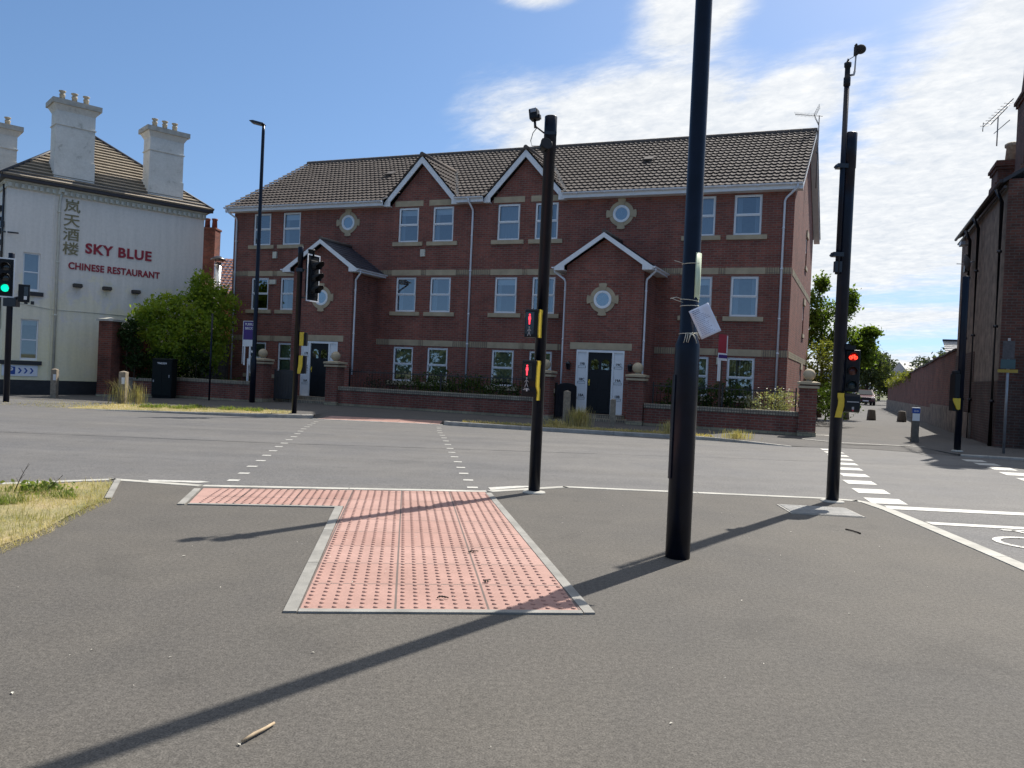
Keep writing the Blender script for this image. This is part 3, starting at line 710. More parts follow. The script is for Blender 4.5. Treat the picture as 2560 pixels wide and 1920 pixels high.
#PART2
# ================================================================== APARTMENT BUILDING
AP = empty('apartment_building', (-.797, 28.538, 0), 'three storey red brick apartment block with brown tiled roof and two gabled entrance porches', 'apartment block', R(-21.033))
SK = .055
ax = lambda p: Vector((p.x + SK * p.y, p.y, p.z))
def AB(): return MB(xf=ax)
U0, U1, DEP = -11.93, 10.2, 9.5
ZE = 7.45
WU = {'a': (-10.93, -10.06), 'b': (-9.47, -8.60), 'c': (-4.10, -3.23), 'd': (-2.64, -1.77), 'e': (0, .87), 'f': (1.45, 2.32), 'g': (6.88, 7.75), 'h': (8.34, 9.21)}
WZ = {3: (6.04, 7.35), 2: (3.39, 4.70), 1: (.74, 2.05)}
holes = [(*WU[k], *WZ[r]) for k in WU for r in WZ]
PC = {1: (-7.50, -4.88, -6.19), 2: (3.34, 5.92, 4.62)}          # porches: left, right, ridge
PV = -1.65
w = AB(); w.wall(U0, U1, -.4, ZE, 0, holes, .13)
# right and left gable ends and rear
def gable(u, dz=0):
    return [(u, 0, -.4), (u, DEP, -.4), (u, DEP, ZE), (u, DEP / 2, ZE + 3.0), (u, 0, ZE)]
sideh = [(5.6, 6.25, 5.85, 6.95), (5.6, 6.25, 3.25, 4.35), (5.6, 6.25, .75, 1.85)]
def sidewall(mb, u):
    vs = sorted({0, DEP, 5.6, 6.25}); zs = sorted({-.4, ZE, .75, 1.85, 3.25, 4.35, 5.85, 6.95})
    for a, b2 in zip(vs, vs[1:]):
        for c, d in zip(zs, zs[1:]):
            if any(h[0] < (a + b2) / 2 < h[1] and h[2] < (c + d) / 2 < h[3] for h in sideh): continue
            mb.quad((u, a, c), (u, b2, c), (u, b2, d), (u, a, d))
    for a, b2, c, d in sideh:
        mb.quad((u, a, c), (u - .12, a, c), (u - .12, b2, c), (u, b2, c)); mb.quad((u, a, d), (u - .12, a, d), (u - .12, b2, d), (u, b2, d))
        mb.quad((u, a, c), (u - .12, a, c), (u - .12, a, d), (u, a, d)); mb.quad((u, b2, c), (u - .12, b2, c), (u - .12, b2, d), (u, b2, d))
    mb.add([(u, 0, ZE), (u, DEP, ZE), (u, DEP, 7.72), (u, DEP / 2, 10.66), (u, 0, 7.72)], [(0, 1, 2, 3, 4)])
sidewall(w, U1)
w.quad((U0, 0, -.4), (U0, DEP, -.4), (U0, DEP, ZE), (U0, 0, ZE)); w.add([(U0, 0, ZE), (U0, DEP, ZE), (U0, DEP, 7.72), (U0, DEP / 2, 10.66), (U0, 0, 7.72)], [(0, 1, 2, 3, 4)])
w.quad((U0, DEP, -.4), (U1, DEP, -.4), (U1, DEP, ZE), (U0, DEP, ZE))
w.build('wall', 'brick', AP, fix=False)
w = AB(); w.quad((U0 + .05, 3.2, -.35), (U1 - .05, 3.2, -.35), (U1 - .05, 3.2, ZE), (U0 + .05, 3.2, ZE))
for z in (.2, 2.6, 5.25, 7.44): w.quad((U0 + .05, .14, z), (U1 - .05, .14, z), (U1 - .05, 3.2, z), (U0 + .05, 3.2, z))
w.build('interior_partition', 'room', AP, fix=False)

# windows
def window(x0, x1, z0, z1, y, style, par=AP, xf=ax, side=None):
    yf = y + .075
    def mk(): return MB(xf=xf)
    f = mk(); zm = z0 + (z1 - z0) * .5; fw = .062
    for (a, b2, c, d) in ((x0, x1, z1 - fw, z1), (x0, x1, z0, z0 + fw), (x0, x0 + fw, z0 + fw, z1 - fw), (x1 - fw, x1, z0 + fw, z1 - fw), (x0 + fw, x1 - fw, zm - .032, zm + .032)):
        f.box(a, b2, yf - .03, yf + .03, c, d)
    s = .042   # opening top sash stands proud
    a0, a1, c0, c1 = x0 + .035, x1 - .035, zm + .004, z1 - .034
    for (a, b2, c, d) in ((a0, a1, c1 - s, c1), (a0, a1, c0, c0 + s), (a0, a0 + s, c0 + s, c1 - s), (a1 - s, a1, c0 + s, c1 - s)):
        f.box(a, b2, yf - .048, yf - .031, c, d)
    f.box((x0 + x1) / 2 - .19, (x0 + x1) / 2 + .19, yf - .047, yf - .031, z1 - .029, z1 - .006)   # trickle vent
    fr = f.build('window', 'white', par)
    p = mk(); p.quad((x0 + fw * .6, yf, z0 + fw * .6), (x1 - fw * .6, yf, z0 + fw * .6), (x1 - fw * .6, yf, z1 - fw * .6), (x0 + fw * .6, yf, z1 - fw * .6)); p.build('pane', 'glass', fr, fix=False)
    sl = mk(); sl.box(x0 - .20, x1 + .20, y - .06, y + .045, z0 - .155, z0 - .004)
    if side is None: sl.build('sill', 'stone', fr, bevel=.006)
    rnd = random.Random(hash((round(x0 * 10), round(z0 * 10))) & 999)
    if style == 'blind':
        q = mk(); q.box(x0 + .03, x1 - .03, yf + .085, yf + .09, z0 + .15, z1 - .03); q.build('blind', 'blind', fr)
    elif style == 'vblind':
        q = mk(); k = 10
        for i in range(k):
            cx_ = x0 + .05 + (x1 - x0 - .1) * (i + .5) / k
            q.quad((cx_ - .03, yf + .09, z0 + .05), (cx_ + .025, yf + .06, z0 + .05), (cx_ + .025, yf + .06, z1 - .05), (cx_ - .03, yf + .09, z1 - .05))
        q.build('blind', 'blind', fr, fix=False)
    elif style in ('net', 'drape', 'half'):
        q = mk()
        spans = {'net': [(x0 + .02, x1 - .02)], 'drape': [(x0 + .02, x0 + .24), (x1 - .22, x1 - .02)], 'half': [(x0 + .02, x0 + .2), (x1 - .16, x1 - .02)]}[style]
        for (a, b2) in spans:
            k = max(6, int((b2 - a) / .025)); pr = [(a + (b2 - a) * i / k, yf + .11 + .018 * sin(i * 1.25 + rnd.random())) for i in range(k + 1)]
            for (xa, ya), (xb, yb) in zip(pr, pr[1:]): q.quad((xa, ya, z0 + .04), (xb, yb, z0 + .04), (xb, yb, z1 - .03), (xa, ya, z1 - .03))
        q.build('curtain', 'curtain', fr, fix=False)
        if style == 'half':
            q = mk(); q.box(x0 + .03, x1 - .03, yf + .085, yf + .09, z1 - .28, z1 - .03); q.build('blind', 'white', fr)
    return fr
ST = {('a', 3): 'drape', ('b', 3): 'half', ('c', 3): 'half', ('d', 3): 'half', ('e', 3): 'net', ('f', 3): 'drape', ('g', 3): 'net', ('h', 3): 'drape',
      ('a', 2): 'drape', ('b', 2): 'drape', ('c', 2): 'drape', ('d', 2): 'drape', ('e', 2): 'half', ('f', 2): 'drape', ('g', 2): 'half', ('h', 2): 'drape',
      ('a', 1): 'blind', ('b', 1): 'blind', ('c', 1): 'blind', ('d', 1): 'blind', ('e', 1): 'blind', ('f', 1): 'blind', ('g', 1): 'blind', ('h', 1): 'vblind'}
for (k, r_), st in ST.items(): window(*WU[k], *WZ[r_], 0, st)
# windows in the right gable end (x and y swapped)
swap = lambda p: ax(Vector((U1 - p.y, p.x, p.z)))
for (a, b2, c, d) in sideh:
    window(a, b2, c, d, 0, 'none', xf=swap, side=1)
    for z_, zz_ in ((d + .01, d + .24), (c - .15, c - .01)):
        g = AB(); g.box(U1 - .05, U1 + .045, a - .12, b2 + .12, z_, zz_); g.build('lintel' if z_ > c else 'sill', 'stone', AP)

# stone lintels and soldier-course bands
def band(z0, z1, names, skip):
    segs = []
    for n_ in names:
        a, b2 = WU[n_]; segs.append((a - .19, b2 + .19))
    segs.sort(); cur = U0
    sol = []
    for a, b2 in segs:
        if a - cur > .02: sol.append((cur, a))
        cur = b2
    sol.append((cur, U1))
    for a, b2 in segs:
        g = AB(); g.box(a + .004, b2 - .004, -.012, .05, z0, z1); g.build('lintel', 'stone', AP, bevel=.004)
    for a, b2 in sol:
        cuts = [(a, b2)]
        for s0, s1 in skip:
            nc = []
            for x0, x1 in cuts:
                if s1 <= x0 or s0 >= x1: nc.append((x0, x1)); continue
                if x0 < s0: nc.append((x0, s0))
                if x1 > s1: nc.append((s1, x1))
            cuts = nc
        for x0, x1 in cuts: g = AB(); g.box(x0 + .002, x1 - .002, -.009, .05, z0 + .003, z1 - .003); g.build('soldier_course', 'buff_brick', AP)
PSK = [(PC[1][0] - .02, PC[1][1] + .02), (PC[2][0] - .02, PC[2][1] + .02)]
band(4.765, 4.98, 'abcdefgh', PSK); band(2.105, 2.32, 'abcdefgh', PSK)
for n_ in 'cdef':
    a, b2 = WU[n_]; g = AB(); g.box(a - .17, b2 + .17, -.012, .05, 7.395, 7.61); g.build('lintel', 'stone', AP, bevel=.004)
g = AB(); g.box(U1 - .02, U1 + .010, .25, DEP - .1, 4.768, 4.977); g.box(U1 - .02, U1 + .010, .25, DEP - .1, 2.108, 2.317); g.build('string_course', 'buff_course', AP)

# round windows with stone surround
def roundwin(u, z, y, s=1.0):
    f = AB(); f.ring((u, z), .235 * s, .295 * s, y - .035, y + .02); f.ring((u, z), .212 * s, .236 * s, y - .022, y + .02); fr = f.build('round_window', 'white', AP)
    p = AB(); n_ = 28; p.prism([(u + .214 * s * cos(2 * pi * k / n_), z + .214 * s * sin(2 * pi * k / n_)) for k in range(n_)], y - .012, y - .006); p.build('pane', 'glass', fr)
    bk = AB(); bk.prism([(u + .23 * s * cos(2 * pi * k / n_), z + .23 * s * sin(2 * pi * k / n_)) for k in range(n_)], y - .004, y - .002); bk.build('blind', 'curtain', fr)
    st = AB(); ht = R(15.5)
    for q in range(4):
        c_ = q * pi / 2
        st.ring((u, z), .30 * s, .53 * s, y - .045, y + .02, 4, c_ - ht, c_ + ht)
        st.ring((u, z), .30 * s, .43 * s, y - .028, y + .02, 10, c_ + ht + .012, c_ + pi / 2 - ht - .012)
    st.build('stone_surround', 'stone', fr)
roundwin(-6.345, 6.855, 0); roundwin(4.60, 6.857, 0)

# main roof
ZR0, VR0 = 7.585, -.34
RS = (10.74 - ZR0) / (4.75 - VR0); ra = math.atan(RS)
GC = {1: (-3.085, 1.56, 9.27), 2: (1.07, 1.56, 9.27)}        # dormer gables: centre, half width, ridge height
def keep_main(p):
    z = ZR0 + (p.y - VR0) * RS
    for c, hw, zt in GC.values():
        h = (zt - z) / (zt - 7.56) * hw
        if z < zt and abs(p.x - c) < h - .02: return False
    return True
g = AB(); tile_roof(g, (-12.12, VR0, ZR0), (1, 0, 0), (0, cos(ra), sin(ra)), (0, -sin(ra), cos(ra)), 22.60, (4.75 - VR0) / cos(ra), .2, .335, .024, .05, keep_main, 6, 3)
rear_u = (0, -cos(ra), sin(ra))
g.quad((-12.12, DEP - VR0, ZR0), (10.48, DEP - VR0, ZR0), (10.48, 4.75, 10.74), (-12.12, 4.75, 10.74))
mr_ = g.build('roof', 'tile', AP, fix=False)
g = AB()
x = -12.12
while x < 10.45:
    L = min(.45, 10.48 - x); g.tube([(x, 4.75, 10.75), (x + L - .012, 4.75, 10.757)], .10, 10); x += .45
g.build('ridge_tiles', 'tile_ridge', mr_)
# dark underlay under tiles
g = AB()
g.quad((-12.05, .02, ZR0 + (.02 - VR0) * RS - .05), (10.40, .02, ZR0 + (.02 - VR0) * RS - .05), (10.40, 4.75, 10.69), (-12.05, 4.75, 10.69)); g.build('underlay', 'rest_line', mr_, fix=False)
# verge edges (cloaked) and bargeboards on the right gable end
g = AB()
for s in (1, -1):
    f0 = (VR0, ZR0) if s == 1 else (DEP - VR0, ZR0)
    g.prism([(f0[0], f0[1] - .19), (4.75, 10.74 - .19), (4.75, 10.74 - .012), (f0[0], f0[1] - .012)], 10.42, 10.452, 'x')
    g.prism([(f0[0], f0[1] - .19), (4.75, 10.74 - .19), (4.75, 10.74 - .16), (f0[0], f0[1] - .16)], 10.21, 10.42, 'x')
g.build('bargeboard', 'white_board', AP, fix=False)
g = AB()
for s in (1, -1):
    f0 = (VR0, ZR0) if s == 1 else (DEP - VR0, ZR0)
    g.prism([(f0[0], f0[1] - .23), (4.75, 10.74 - .23), (4.75, 10.74 - .06), (f0[0], f0[1] - .06)], -12.10, -12.07, 'x')
g.build('bargeboard', 'white_board', AP, fix=False)
# roof vents
for (u, v) in ((-6.1, 2.44), (4.81, 2.44)):
    z = ZR0 + (v - VR0) * RS + .06; mt = Matrix.Translation((u, v, z)) @ Matrix.Rotation(ra, 4, 'X')
    g = AB(); g.box(-.16, .16, -.16, .16, 0, .07, mt); g.box(-.19, .19, -.2, -.16, .055, .085, mt); g.build('roof_vent', 'tile_ridge', AP)

# eaves: soffit, fascia and gutter, broken by the dormer gables
def eaves(a, b2):
    g = AB(); g.box(a, b2, -.335, -.31, 7.40, 7.575); g.box(a, b2, -.31, -.002, 7.40, 7.425); g.build('fascia', 'white_board', AP)
    g = AB(); k = 10
    for i in range(k):
        t0, t1 = pi + pi * i / k, pi + pi * (i + 1) / k
        q = lambda t, r_: (-.395 + r_ * cos(t), 7.575 + r_ * sin(t))
        for r_ in (.058, .052):
            g.quad((a, *q(t0, r_)), (b2, *q(t0, r_)), (b2, *q(t1, r_)), (a, *q(t1, r_)))
    for e in (a, b2): g.prism([(-.395 + .058 * cos(pi + pi * i / k), 7.575 + .058 * sin(pi + pi * i / k)) for i in range(k + 1)], e - .004, e + .004, 'x')
    x = a + .5
    while x < b2: g.box(x - .02, x + .02, -.46, -.335, 7.512, 7.53); x += 1.0
    g.build('gutter', 'pipe_white', AP, fix=False)
eaves(-12.13, -4.62); eaves(-1.55, -.46); eaves(2.60, 10.44)

# dormer gables
for c, hw, zt in GC.values():
    sl = math.atan((zt - 7.56) / hw)
    g = AB(); zb = ZE; hb = 1.34
    g.prism([(c - hb, zb), (c + hb, zb), (c, zb + hb * math.tan(sl) + .05)], -.001, .2); g.build('gable_wall', 'brick', AP)
    bb = AB()
    for s in (1, -1):
        o0 = (c, zt - .035); e0 = (c + s * hw, 7.56 - .035); wd = .175
        bb.prism([o0, e0, (e0[0] - s * .0, e0[1] - wd * .55), (c + s * (hw - .17), 7.56 - .035 + .17 * math.tan(sl) - wd / cos(sl)), (c, zt - .035 - wd / cos(sl))], -.20, -.165)
        bb.prism([(c + s * hw, 7.525), (c + s * hw, 7.385), (c + s * (hw - .26), 7.385), (c + s * (hw - .26), 7.74)], -.205, -.17)
        bb.box(min(c + s * (hw - .24), c + s * hw), max(c + s * (hw - .24), c + s * hw), -.17, -.003, 7.385, 7.41)
    bb.build('bargeboard', 'white_board', AP)
    tl = AB()
    for s in (1, -1):
        Lr = hw / cos(sl)
        def keep(p, c=c, zt=zt, hw=hw):
            z = zt - abs(p.x - c) / hw * (zt - 7.56)
            return p.y < VR0 + (z - ZR0) / RS + .03
        A = (0, 1, 0) if s == -1 else (0, 1, 0)
        P0 = (c + s * (hw + .05), -.24, 7.56 - .05 * math.tan(sl)); Uv = (-s * cos(sl), 0, sin(sl)); Nv = (s * sin(sl), 0, cos(sl))
        tile_roof(tl, P0, A, Uv, Nv, 3.4, Lr + .05, .2, .335, .022, .05, keep, 6, 5)
    rf = tl.build('dormer_roof', 'tile', AP, fix=False)
    g = AB(); g.tube([(c, -.25, zt + .03), (c, 2.35, zt + .03)], .085, 10); g.build('ridge_tiles', 'tile', rf)
    g = AB()
    for s in (1, -1):     # lead valley gutter
        pts = []
        for t in (0, 1):
            z = 7.6 + (zt - 7.6) * t; v = VR0 + (z - ZR0) / RS; pts.append((c + s * (zt - z) / (zt - 7.56) * hw, v, z + .045))
        (xa, ya, za), (xb, yb, zb_) = pts; g.quad((xa, ya, za), (xa + s * .13, ya, za + .01), (xb + s * .13, yb, zb_ + .01), (xb, yb, zb_))
    g.build('valley', 'lead', rf, fix=False)

# porches
NUM = {1: (['17B', '16C', '16A'], ['17C', '17A', '16B']), 2: (['19B', '18C', '18A'], ['19C', '19A', '18B'])}
for k, (p0, p1, pc) in PC.items():
    zE, zA = 4.74, 5.84; hw = 1.63; sl = math.atan((zA - zE) / hw); dc = pc - .02
    w = AB(); dh = (dc - .80, dc + .80, -.05 if k == 1 else -.02, 2.09)
    w.wall(p0, p1, -.4, zE + .1, PV, [dh], .12)
    w.quad((p0, PV, -.4), (p0, 0, -.4), (p0, 0, zE + .1), (p0, PV, zE + .1)); w.quad((p1, PV, -.4), (p1, 0, -.4), (p1, 0, zE + .1), (p1, PV, zE + .1))
    hb = (p1 - p0) / 2; mc = (p0 + p1) / 2
    w.quad((p0, PV, zE + .1), (p1, PV, zE + .1), (mc, PV, zE + .1 + hb * math.tan(sl)))
    w.build('porch_wall', 'brick', AP, fix=False)
    # roof
    rf = AB()
    for s in (1, -1):
        P0 = (pc + s * hw, PV - .24, zE + .03); tile_roof(rf, P0, (0, 1, 0), (-s * cos(sl), 0, sin(sl)), (s * sin(sl), 0, cos(sl)), 1.89, hw / cos(sl), .3, .2, .002, .016, None, 2, 9)
    prf = rf.build('porch_roof', 'slate_blue', AP, fix=False)
    g = AB(); g.tube([(pc, PV - .25, zA + .06), (pc, 0, zA + .06)], .075, 10); g.build('ridge_tiles', 'tile_ridge', prf)
    g = AB()
    for s in (1, -1):
        g.prism([(pc, zA + .035), (pc + s * hw, zE + .035), (pc + s * hw, zE - .06), (pc + s * (hw - .36), zE + .095), (pc, zA - .12)], PV - .255, PV - .22)
        x0, x1 = sorted((pc + s * (hw - .34), pc + s * (hw - .01)))
        g.prism([(x0, zE - .075), (x1, zE - .075), (x1, zE + .03), (x0, zE + .03 + (.33 * math.tan(sl) if s > 0 else 0))] if s > 0 else [(x0, zE - .075), (x1, zE - .075), (x1, zE + .03 + .33 * math.tan(sl)), (x0, zE + .03)], PV - .26, PV - .225)
        xs0, xs1 = sorted((pc + s * (hw - .345), pc + s * (hw - .03)))
        g.box(xs0, xs1, PV - .22, -.003, zE - .075, zE - .05)
    g.build('bargeboard', 'white_board', AP, fix=False)
    g = AB()
    for s in (1, -1):
        xg = pc + s * (hw + .045)
        g.box(min(xg - s * .05, xg - s * .02), max(xg - s * .05, xg - s * .02), PV - .2, -.003, zE - .08, zE + .03)
        kk = 8
        for i in range(kk):
            t0, t1 = pi + pi * i / kk, pi + pi * (i + 1) / kk
            g.quad((xg + .05 * cos(t0), PV - .27, zE + .03 + .05 * sin(t0)), (xg + .05 * cos(t0), -.003, zE + .03 + .05 * sin(t0)), (xg + .05 * cos(t1), -.003, zE + .03 + .05 * sin(t1)), (xg + .05 * cos(t1), PV - .27, zE + .03 + .05 * sin(t1)))
        g.prism([(xg + .05 * cos(pi + pi * i / kk), zE + .03 + .05 * sin(pi + pi * i / kk)) for i in range(kk + 1)], PV - .275, PV - .265)
    g.build('gutter', 'pipe_white', AP, fix=False)
    # downpipes of the porch
    for s in ((1,) if k == 1 else (1, -1)):
        xe = pc + s * (hw + .045); xw = (p1 + .05) if s > 0 else (p0 - .05)
        g = AB(); vq = PV + .12 if s > 0 else PV + .06
        g.tube([(xe, PV - .1, zE - .02), (xe, PV - .06, zE - .1), (xw + s * .03, vq - .05, zE - .34), (xw, vq, zE - .45), (xw, vq, 2.0), (xw, vq, .9 if s > 0 else .0)], .034, 8)
        for z in (4.0, 2.4): g.tube([(xw, vq, z), (xw, vq, z + .05)], .043, 8)
        g.build('downpipe', 'pipe_white', AP)
    roundwin(pc - .02, 3.735, PV)
    g = AB(); g.box(dc - 1.03, dc + 1.03, PV - .012, PV + .04, 2.105, 2.325); g.build('lintel', 'stone', AP, bevel=.004)
    # door, frame and white side panels with letter boxes
    y = PV + .055
    g = AB()
    for a, b2, c_, d in ((-.80, .80, 2.015, 2.09), (-.80, -.755, .02, 2.015), (.755, .80, .02, 2.015), (-.46, -.40, .02, 2.015), (.40, .46, .02, 2.015), (-.80, -.46, .02, .06), (.46, .80, .02, .06)):
        g.box(dc + a, dc + b2, y - .055, y + .03, c_ + .0, d)
    dfr = g.build('door_frame', 'white', AP)
    for s in (-1, 1):
        a, b2 = sorted((s * .46, s * .755))
        g = AB(); g.box(dc + a + .001, dc + b2 - .001, y - .02, y + .02, .061, 2.014); pn = g.build('side_panel', 'white', dfr)
    g = AB(); g.box(dc - .399, dc + .399, y - .012, y + .03, .035, 2.013)
    for (a, b2) in ((-.31, -.05), (.05, .31)):
        for (c_, d) in ((.16, .62), (.80, 1.32)):
            g.box(dc + a, dc + b2, y - .02, y - .0121, c_, d); 
    dr = g.build('door', 'door_black', AP, bevel=.004)
    g = AB()
    for (a, b2) in ((-.31, -.05), (.05, .31)):
        cx_ = dc + (a + b2) / 2; hw_ = (b2 - a) / 2
        g.prism([(cx_ - hw_, 1.46), (cx_ + hw_, 1.46)] + [(cx_ + hw_ * cos(pi * i / 10), 1.68 + hw_ * .9 * sin(pi * i / 10)) for i in range(11)], y - .02, y - .0122)
    g.build('door_pane', 'glass_dark', dr)
    g = AB(); g.ball((dc - .34, y - .05, 1.03), .032, 8); g.lathe([(.012, 0), (.012, .04)], (0, 0, 0), 8, Matrix.Translation((dc - .34, y - .012, 1.03)) @ Matrix.Rotation(R(90), 4, 'X')); g.box(dc - .36, dc - .32, y - .018, y - .012, .93, 1.13); g.build('door_handle', 'yellow', dr)
    for s in (-1, 1):
        for i, z in enumerate((1.53, 1.02, .50)):
            xc = dc + s * .607
            g = AB()
            for a, b2, c_, d in ((-.13, .13, .028, .036), (-.13, .13, -.036, -.028), (-.13, -.122, -.028, .028), (.122, .13, -.028, .028)): g.box(xc + a, xc + b2, y - .026, y - .0205, z + c_, z + d)
            lb = g.build('letterbox', 'sign_black', dfr)
            text('house_number', NUM[k][0 if s < 0 else 1][i], .115, Matrix.Translation((SK * y, 0, 0)) @ tface(xc, y - .0215, z + .098), 'sign_black', dfr, .004, .001)
    # step
    g = AB(); g.box(dc - 1.25, dc + 1.3, PV - .85, PV - .002, -.4, -.10); g.box(dc - .9, dc + .9, PV - .4, PV - .003, -.0995, .018); g.build('doorstep', 'coping_brick', AP)
    if k == 2:
        for s in (-1, 1):
            xl = dc + s * 1.03; g = AB(); g.box(xl - .035, xl + .035, PV - .025, PV - .001, 1.42, 1.66); g.tube([(xl, PV - .02, 1.62), (xl, PV - .10, 1.70), (xl, PV - .12, 1.66)], .012, 6)
            wl_ = g.build('wall_lantern', 'black_metal', AP)
            g = AB(); g.lathe([(.045, 1.42), (.06, 1.45), (.085, 1.60), (.095, 1.61), (.06, 1.67), (.01, 1.71)], (xl, PV - .12, 0), 6); g.build('lantern_body', 'black_metal', wl_)
            g = AB(); g.lathe([(.06, 1.46), (.083, 1.595)], (xl, PV - .12, 0), 6, None, False); 
            g.xf = lambda p: ax(Vector((p.x, p.y, p.z)))
            g.build('lantern_glass', 'dark_glass', wl_)

# facade downpipes
def pipe(u, z_top, z_bot, dx=0, uo=None):
    g = AB(); uo = u if uo is None else uo
    g.tube([(uo, -.40, 7.53), (uo, -.40, 7.44), (u + (uo - u) * .1, -.07, 7.18), (u, -.05, 7.08), (u, -.05, z_bot)], .036, 8)
    for z in (6.2, 4.9, 3.3, 2.2): g.tube([(u, -.05, z), (u, -.05, z + .05)], .046, 8)
    g.build('downpipe', 'pipe_white', AP)
pipe(-11.76, 7.5, .4, uo=-12.02); pipe(-.97, 7.5, .5, uo=-1.0); pipe(9.90, 7.5, .35, uo=10.30)
# small fittings on the facade
for (u, z, w_, h_) in ((-9.77, 5.62, .19, .27), (-2.98, 5.61, .19, .27), (-9.82, 4.52, .32, .19), (8.10, 1.92, .17, .23), (7.62, 5.6, .0, .0)):
    if w_: g = AB(); g.box(u - w_ / 2, u + w_ / 2, -.075, -.001, z - h_ / 2, z + h_ / 2); g.build('vent_box', 'rest_trim', AP, bevel=.008)
# television aerial on the right end of the ridge
ub = 10.55
g = AB(); g.tube([(10.50, 4.75, 8.6), (10.50, 4.75, 11.30)], .02, 8); g.box(10.44, 10.53, 4.70, 4.80, 9.9, 9.96)
g.tube([(10.62, 4.72, 11.25), (9.66, 4.60, 11.36)], .011, 6)
for i in range(15):
    t = i / 14; x = 10.33 - .66 * t; z = 11.285 + .075 * t; g.tube([(x - .03, 4.68 - .1 * t - .06, z + .06), (x + .03, 4.68 - .1 * t + .06, z - .06)], .005, 4)
for s in (1, -1):
    for i in range(5): g.tube([(10.34 + .26 * i / 4 * .6, 4.45, 11.28 + s * (.03 + .075 * i)), (10.34 + .26 * i / 4 * .6, 4.95, 11.28 + s * (.03 + .075 * i))], .005, 4)
    for yy in (4.5, 4.7, 4.9): g.tube([(10.33, yy, 11.28), (10.50, yy, 11.28 + s * .36)], .006, 4)
g.build('aerial', 'aerial', AP)

# ================================================================== GARDEN WALLS, PIERS, RAILINGS
def apw(u, v, z=0):      # apartment local -> world
    return AP.matrix_world @ Vector((u + SK * v, v, z))
bpy.context.view_layer.update()
GV = -3.1
def zfu(u): return zf(apw(u, GV).x)
def low_wall(u0, u1, label, v=GV):
    t = empty('garden_wall', apw((u0 + u1) / 2, v, zfu((u0 + u1) / 2)), label, 'wall', R(-21.033), 'low brick garden walls along the footway')
    L = (u1 - u0) / 2; zb = zfu((u0 + u1) / 2)
    g = MB(); g.box(-L, L, -.105, .105, -.25, .365 - zb); g.build('wall_body', 'brick_wall', t)
    g = MB(); g.box(-L, L, -.135, .135, .3655 - zb, .49 - zb); g.build('coping', 'coping_brick', t, bevel=.01)
    g = MB(); g.box(-L, L, -.13, -.1055, -.25, .085); g.build('plinth_course', 'buff_course', t)
    return t
low_wall(-11.9, -7.98, 'low brick garden wall behind the dark green cabinet, left of the first ball pier')
low_wall(-4.28, 3.10, 'long low brick garden wall with brick coping between the two gate openings')
low_wall(6.50, 10.83, 'low brick garden wall with brick coping in front of the right hand ground floor windows')
def pier(u, label, ball=True, wd=.46, v=GV):
    zb = zfu(u); t = empty('gate_pier', apw(u, v, zb), label, 'gate pier', R(-21.033), 'brick gate piers with stone caps')
    h = wd / 2; H = 1.18 - zb
    g = MB(); g.box(-h, h, -h, h, -.25, H - .025); g.box(-h, h, -h, h, H + .045, H + .085); g.build('shaft', 'brick_wall', t)
    g = MB(); g.box(-h - .05, h + .05, -h - .05, h + .05, H - .0245, H + .0445); g.build('string_course', 'stone', t, bevel=.008)
    g = MB(); g.box(-h - .07, h + .07, -h - .07, h + .07, H + .0855, H + .145); g.add([(-h - .07, -h - .07, H + .1455), (h + .07, -h - .07, H + .1455), (h + .07, h + .07, H + .1455), (-h - .07, h + .07, H + .1455), (0, 0, H + .20)], [(0, 1, 4), (1, 2, 4), (2, 3, 4), (3, 0, 4)]); g.build('cap', 'stone', t)
    g = MB(); g.box(-h - .012, h + .012, -h - .012, h + .012, -.25, .12); g.build('plinth_course', 'buff_course', t)
    if ball:
        g = MB(); g.lathe([(.09, H + .17), (.07, H + .2), (.075, H + .22)], (0, 0, 0), 14); g.ball((0, 0, H + .355), .165, 14); g.build('ball_finial', 'stone', t)
    return t
pier(-7.53, 'brick gate pier with stone ball, behind the tall slim lamp column')
pier(-4.42, 'brick gate pier with stone ball, right of the black front door marked 17B')
pier(3.32, 'brick gate pier mostly hidden behind the middle pole with two red man signals', ball=True)
pier(6.24, 'brick gate pier with stone ball, right of the white door panels marked 19C')
pier(11.06, 'corner brick gate pier with stone ball, at the mouth of the side lane')
# side return wall with open stone balusters, along the lane
p0 = apw(11.06, GV, 0); t = empty('side_wall', (p0.x, p0.y, -.17), 'side return wall of brick with pale upright stone balusters along the lane', 'wall', R(-21.033))
sd = Vector((SK, 1, 0)); 
def sxy(l, o=0): return (SK * l + o, l)
g = MB()
g.box(-.1, .12, .24, 5.2, -.25, .62); g.build('wall_body', 'brick_wall', t)
g = MB(); g.box(-.13, .15, .24, 5.2, 1.22, 1.32); g.build('coping', 'brick_wall', t)
for i in range(14):
    g = MB(); y0 = .34 + i * .355; g.box(-.05, .07, y0, y0 + .14, .6205, 1.2195); g.build('baluster', 'stone', t, bevel=.01)
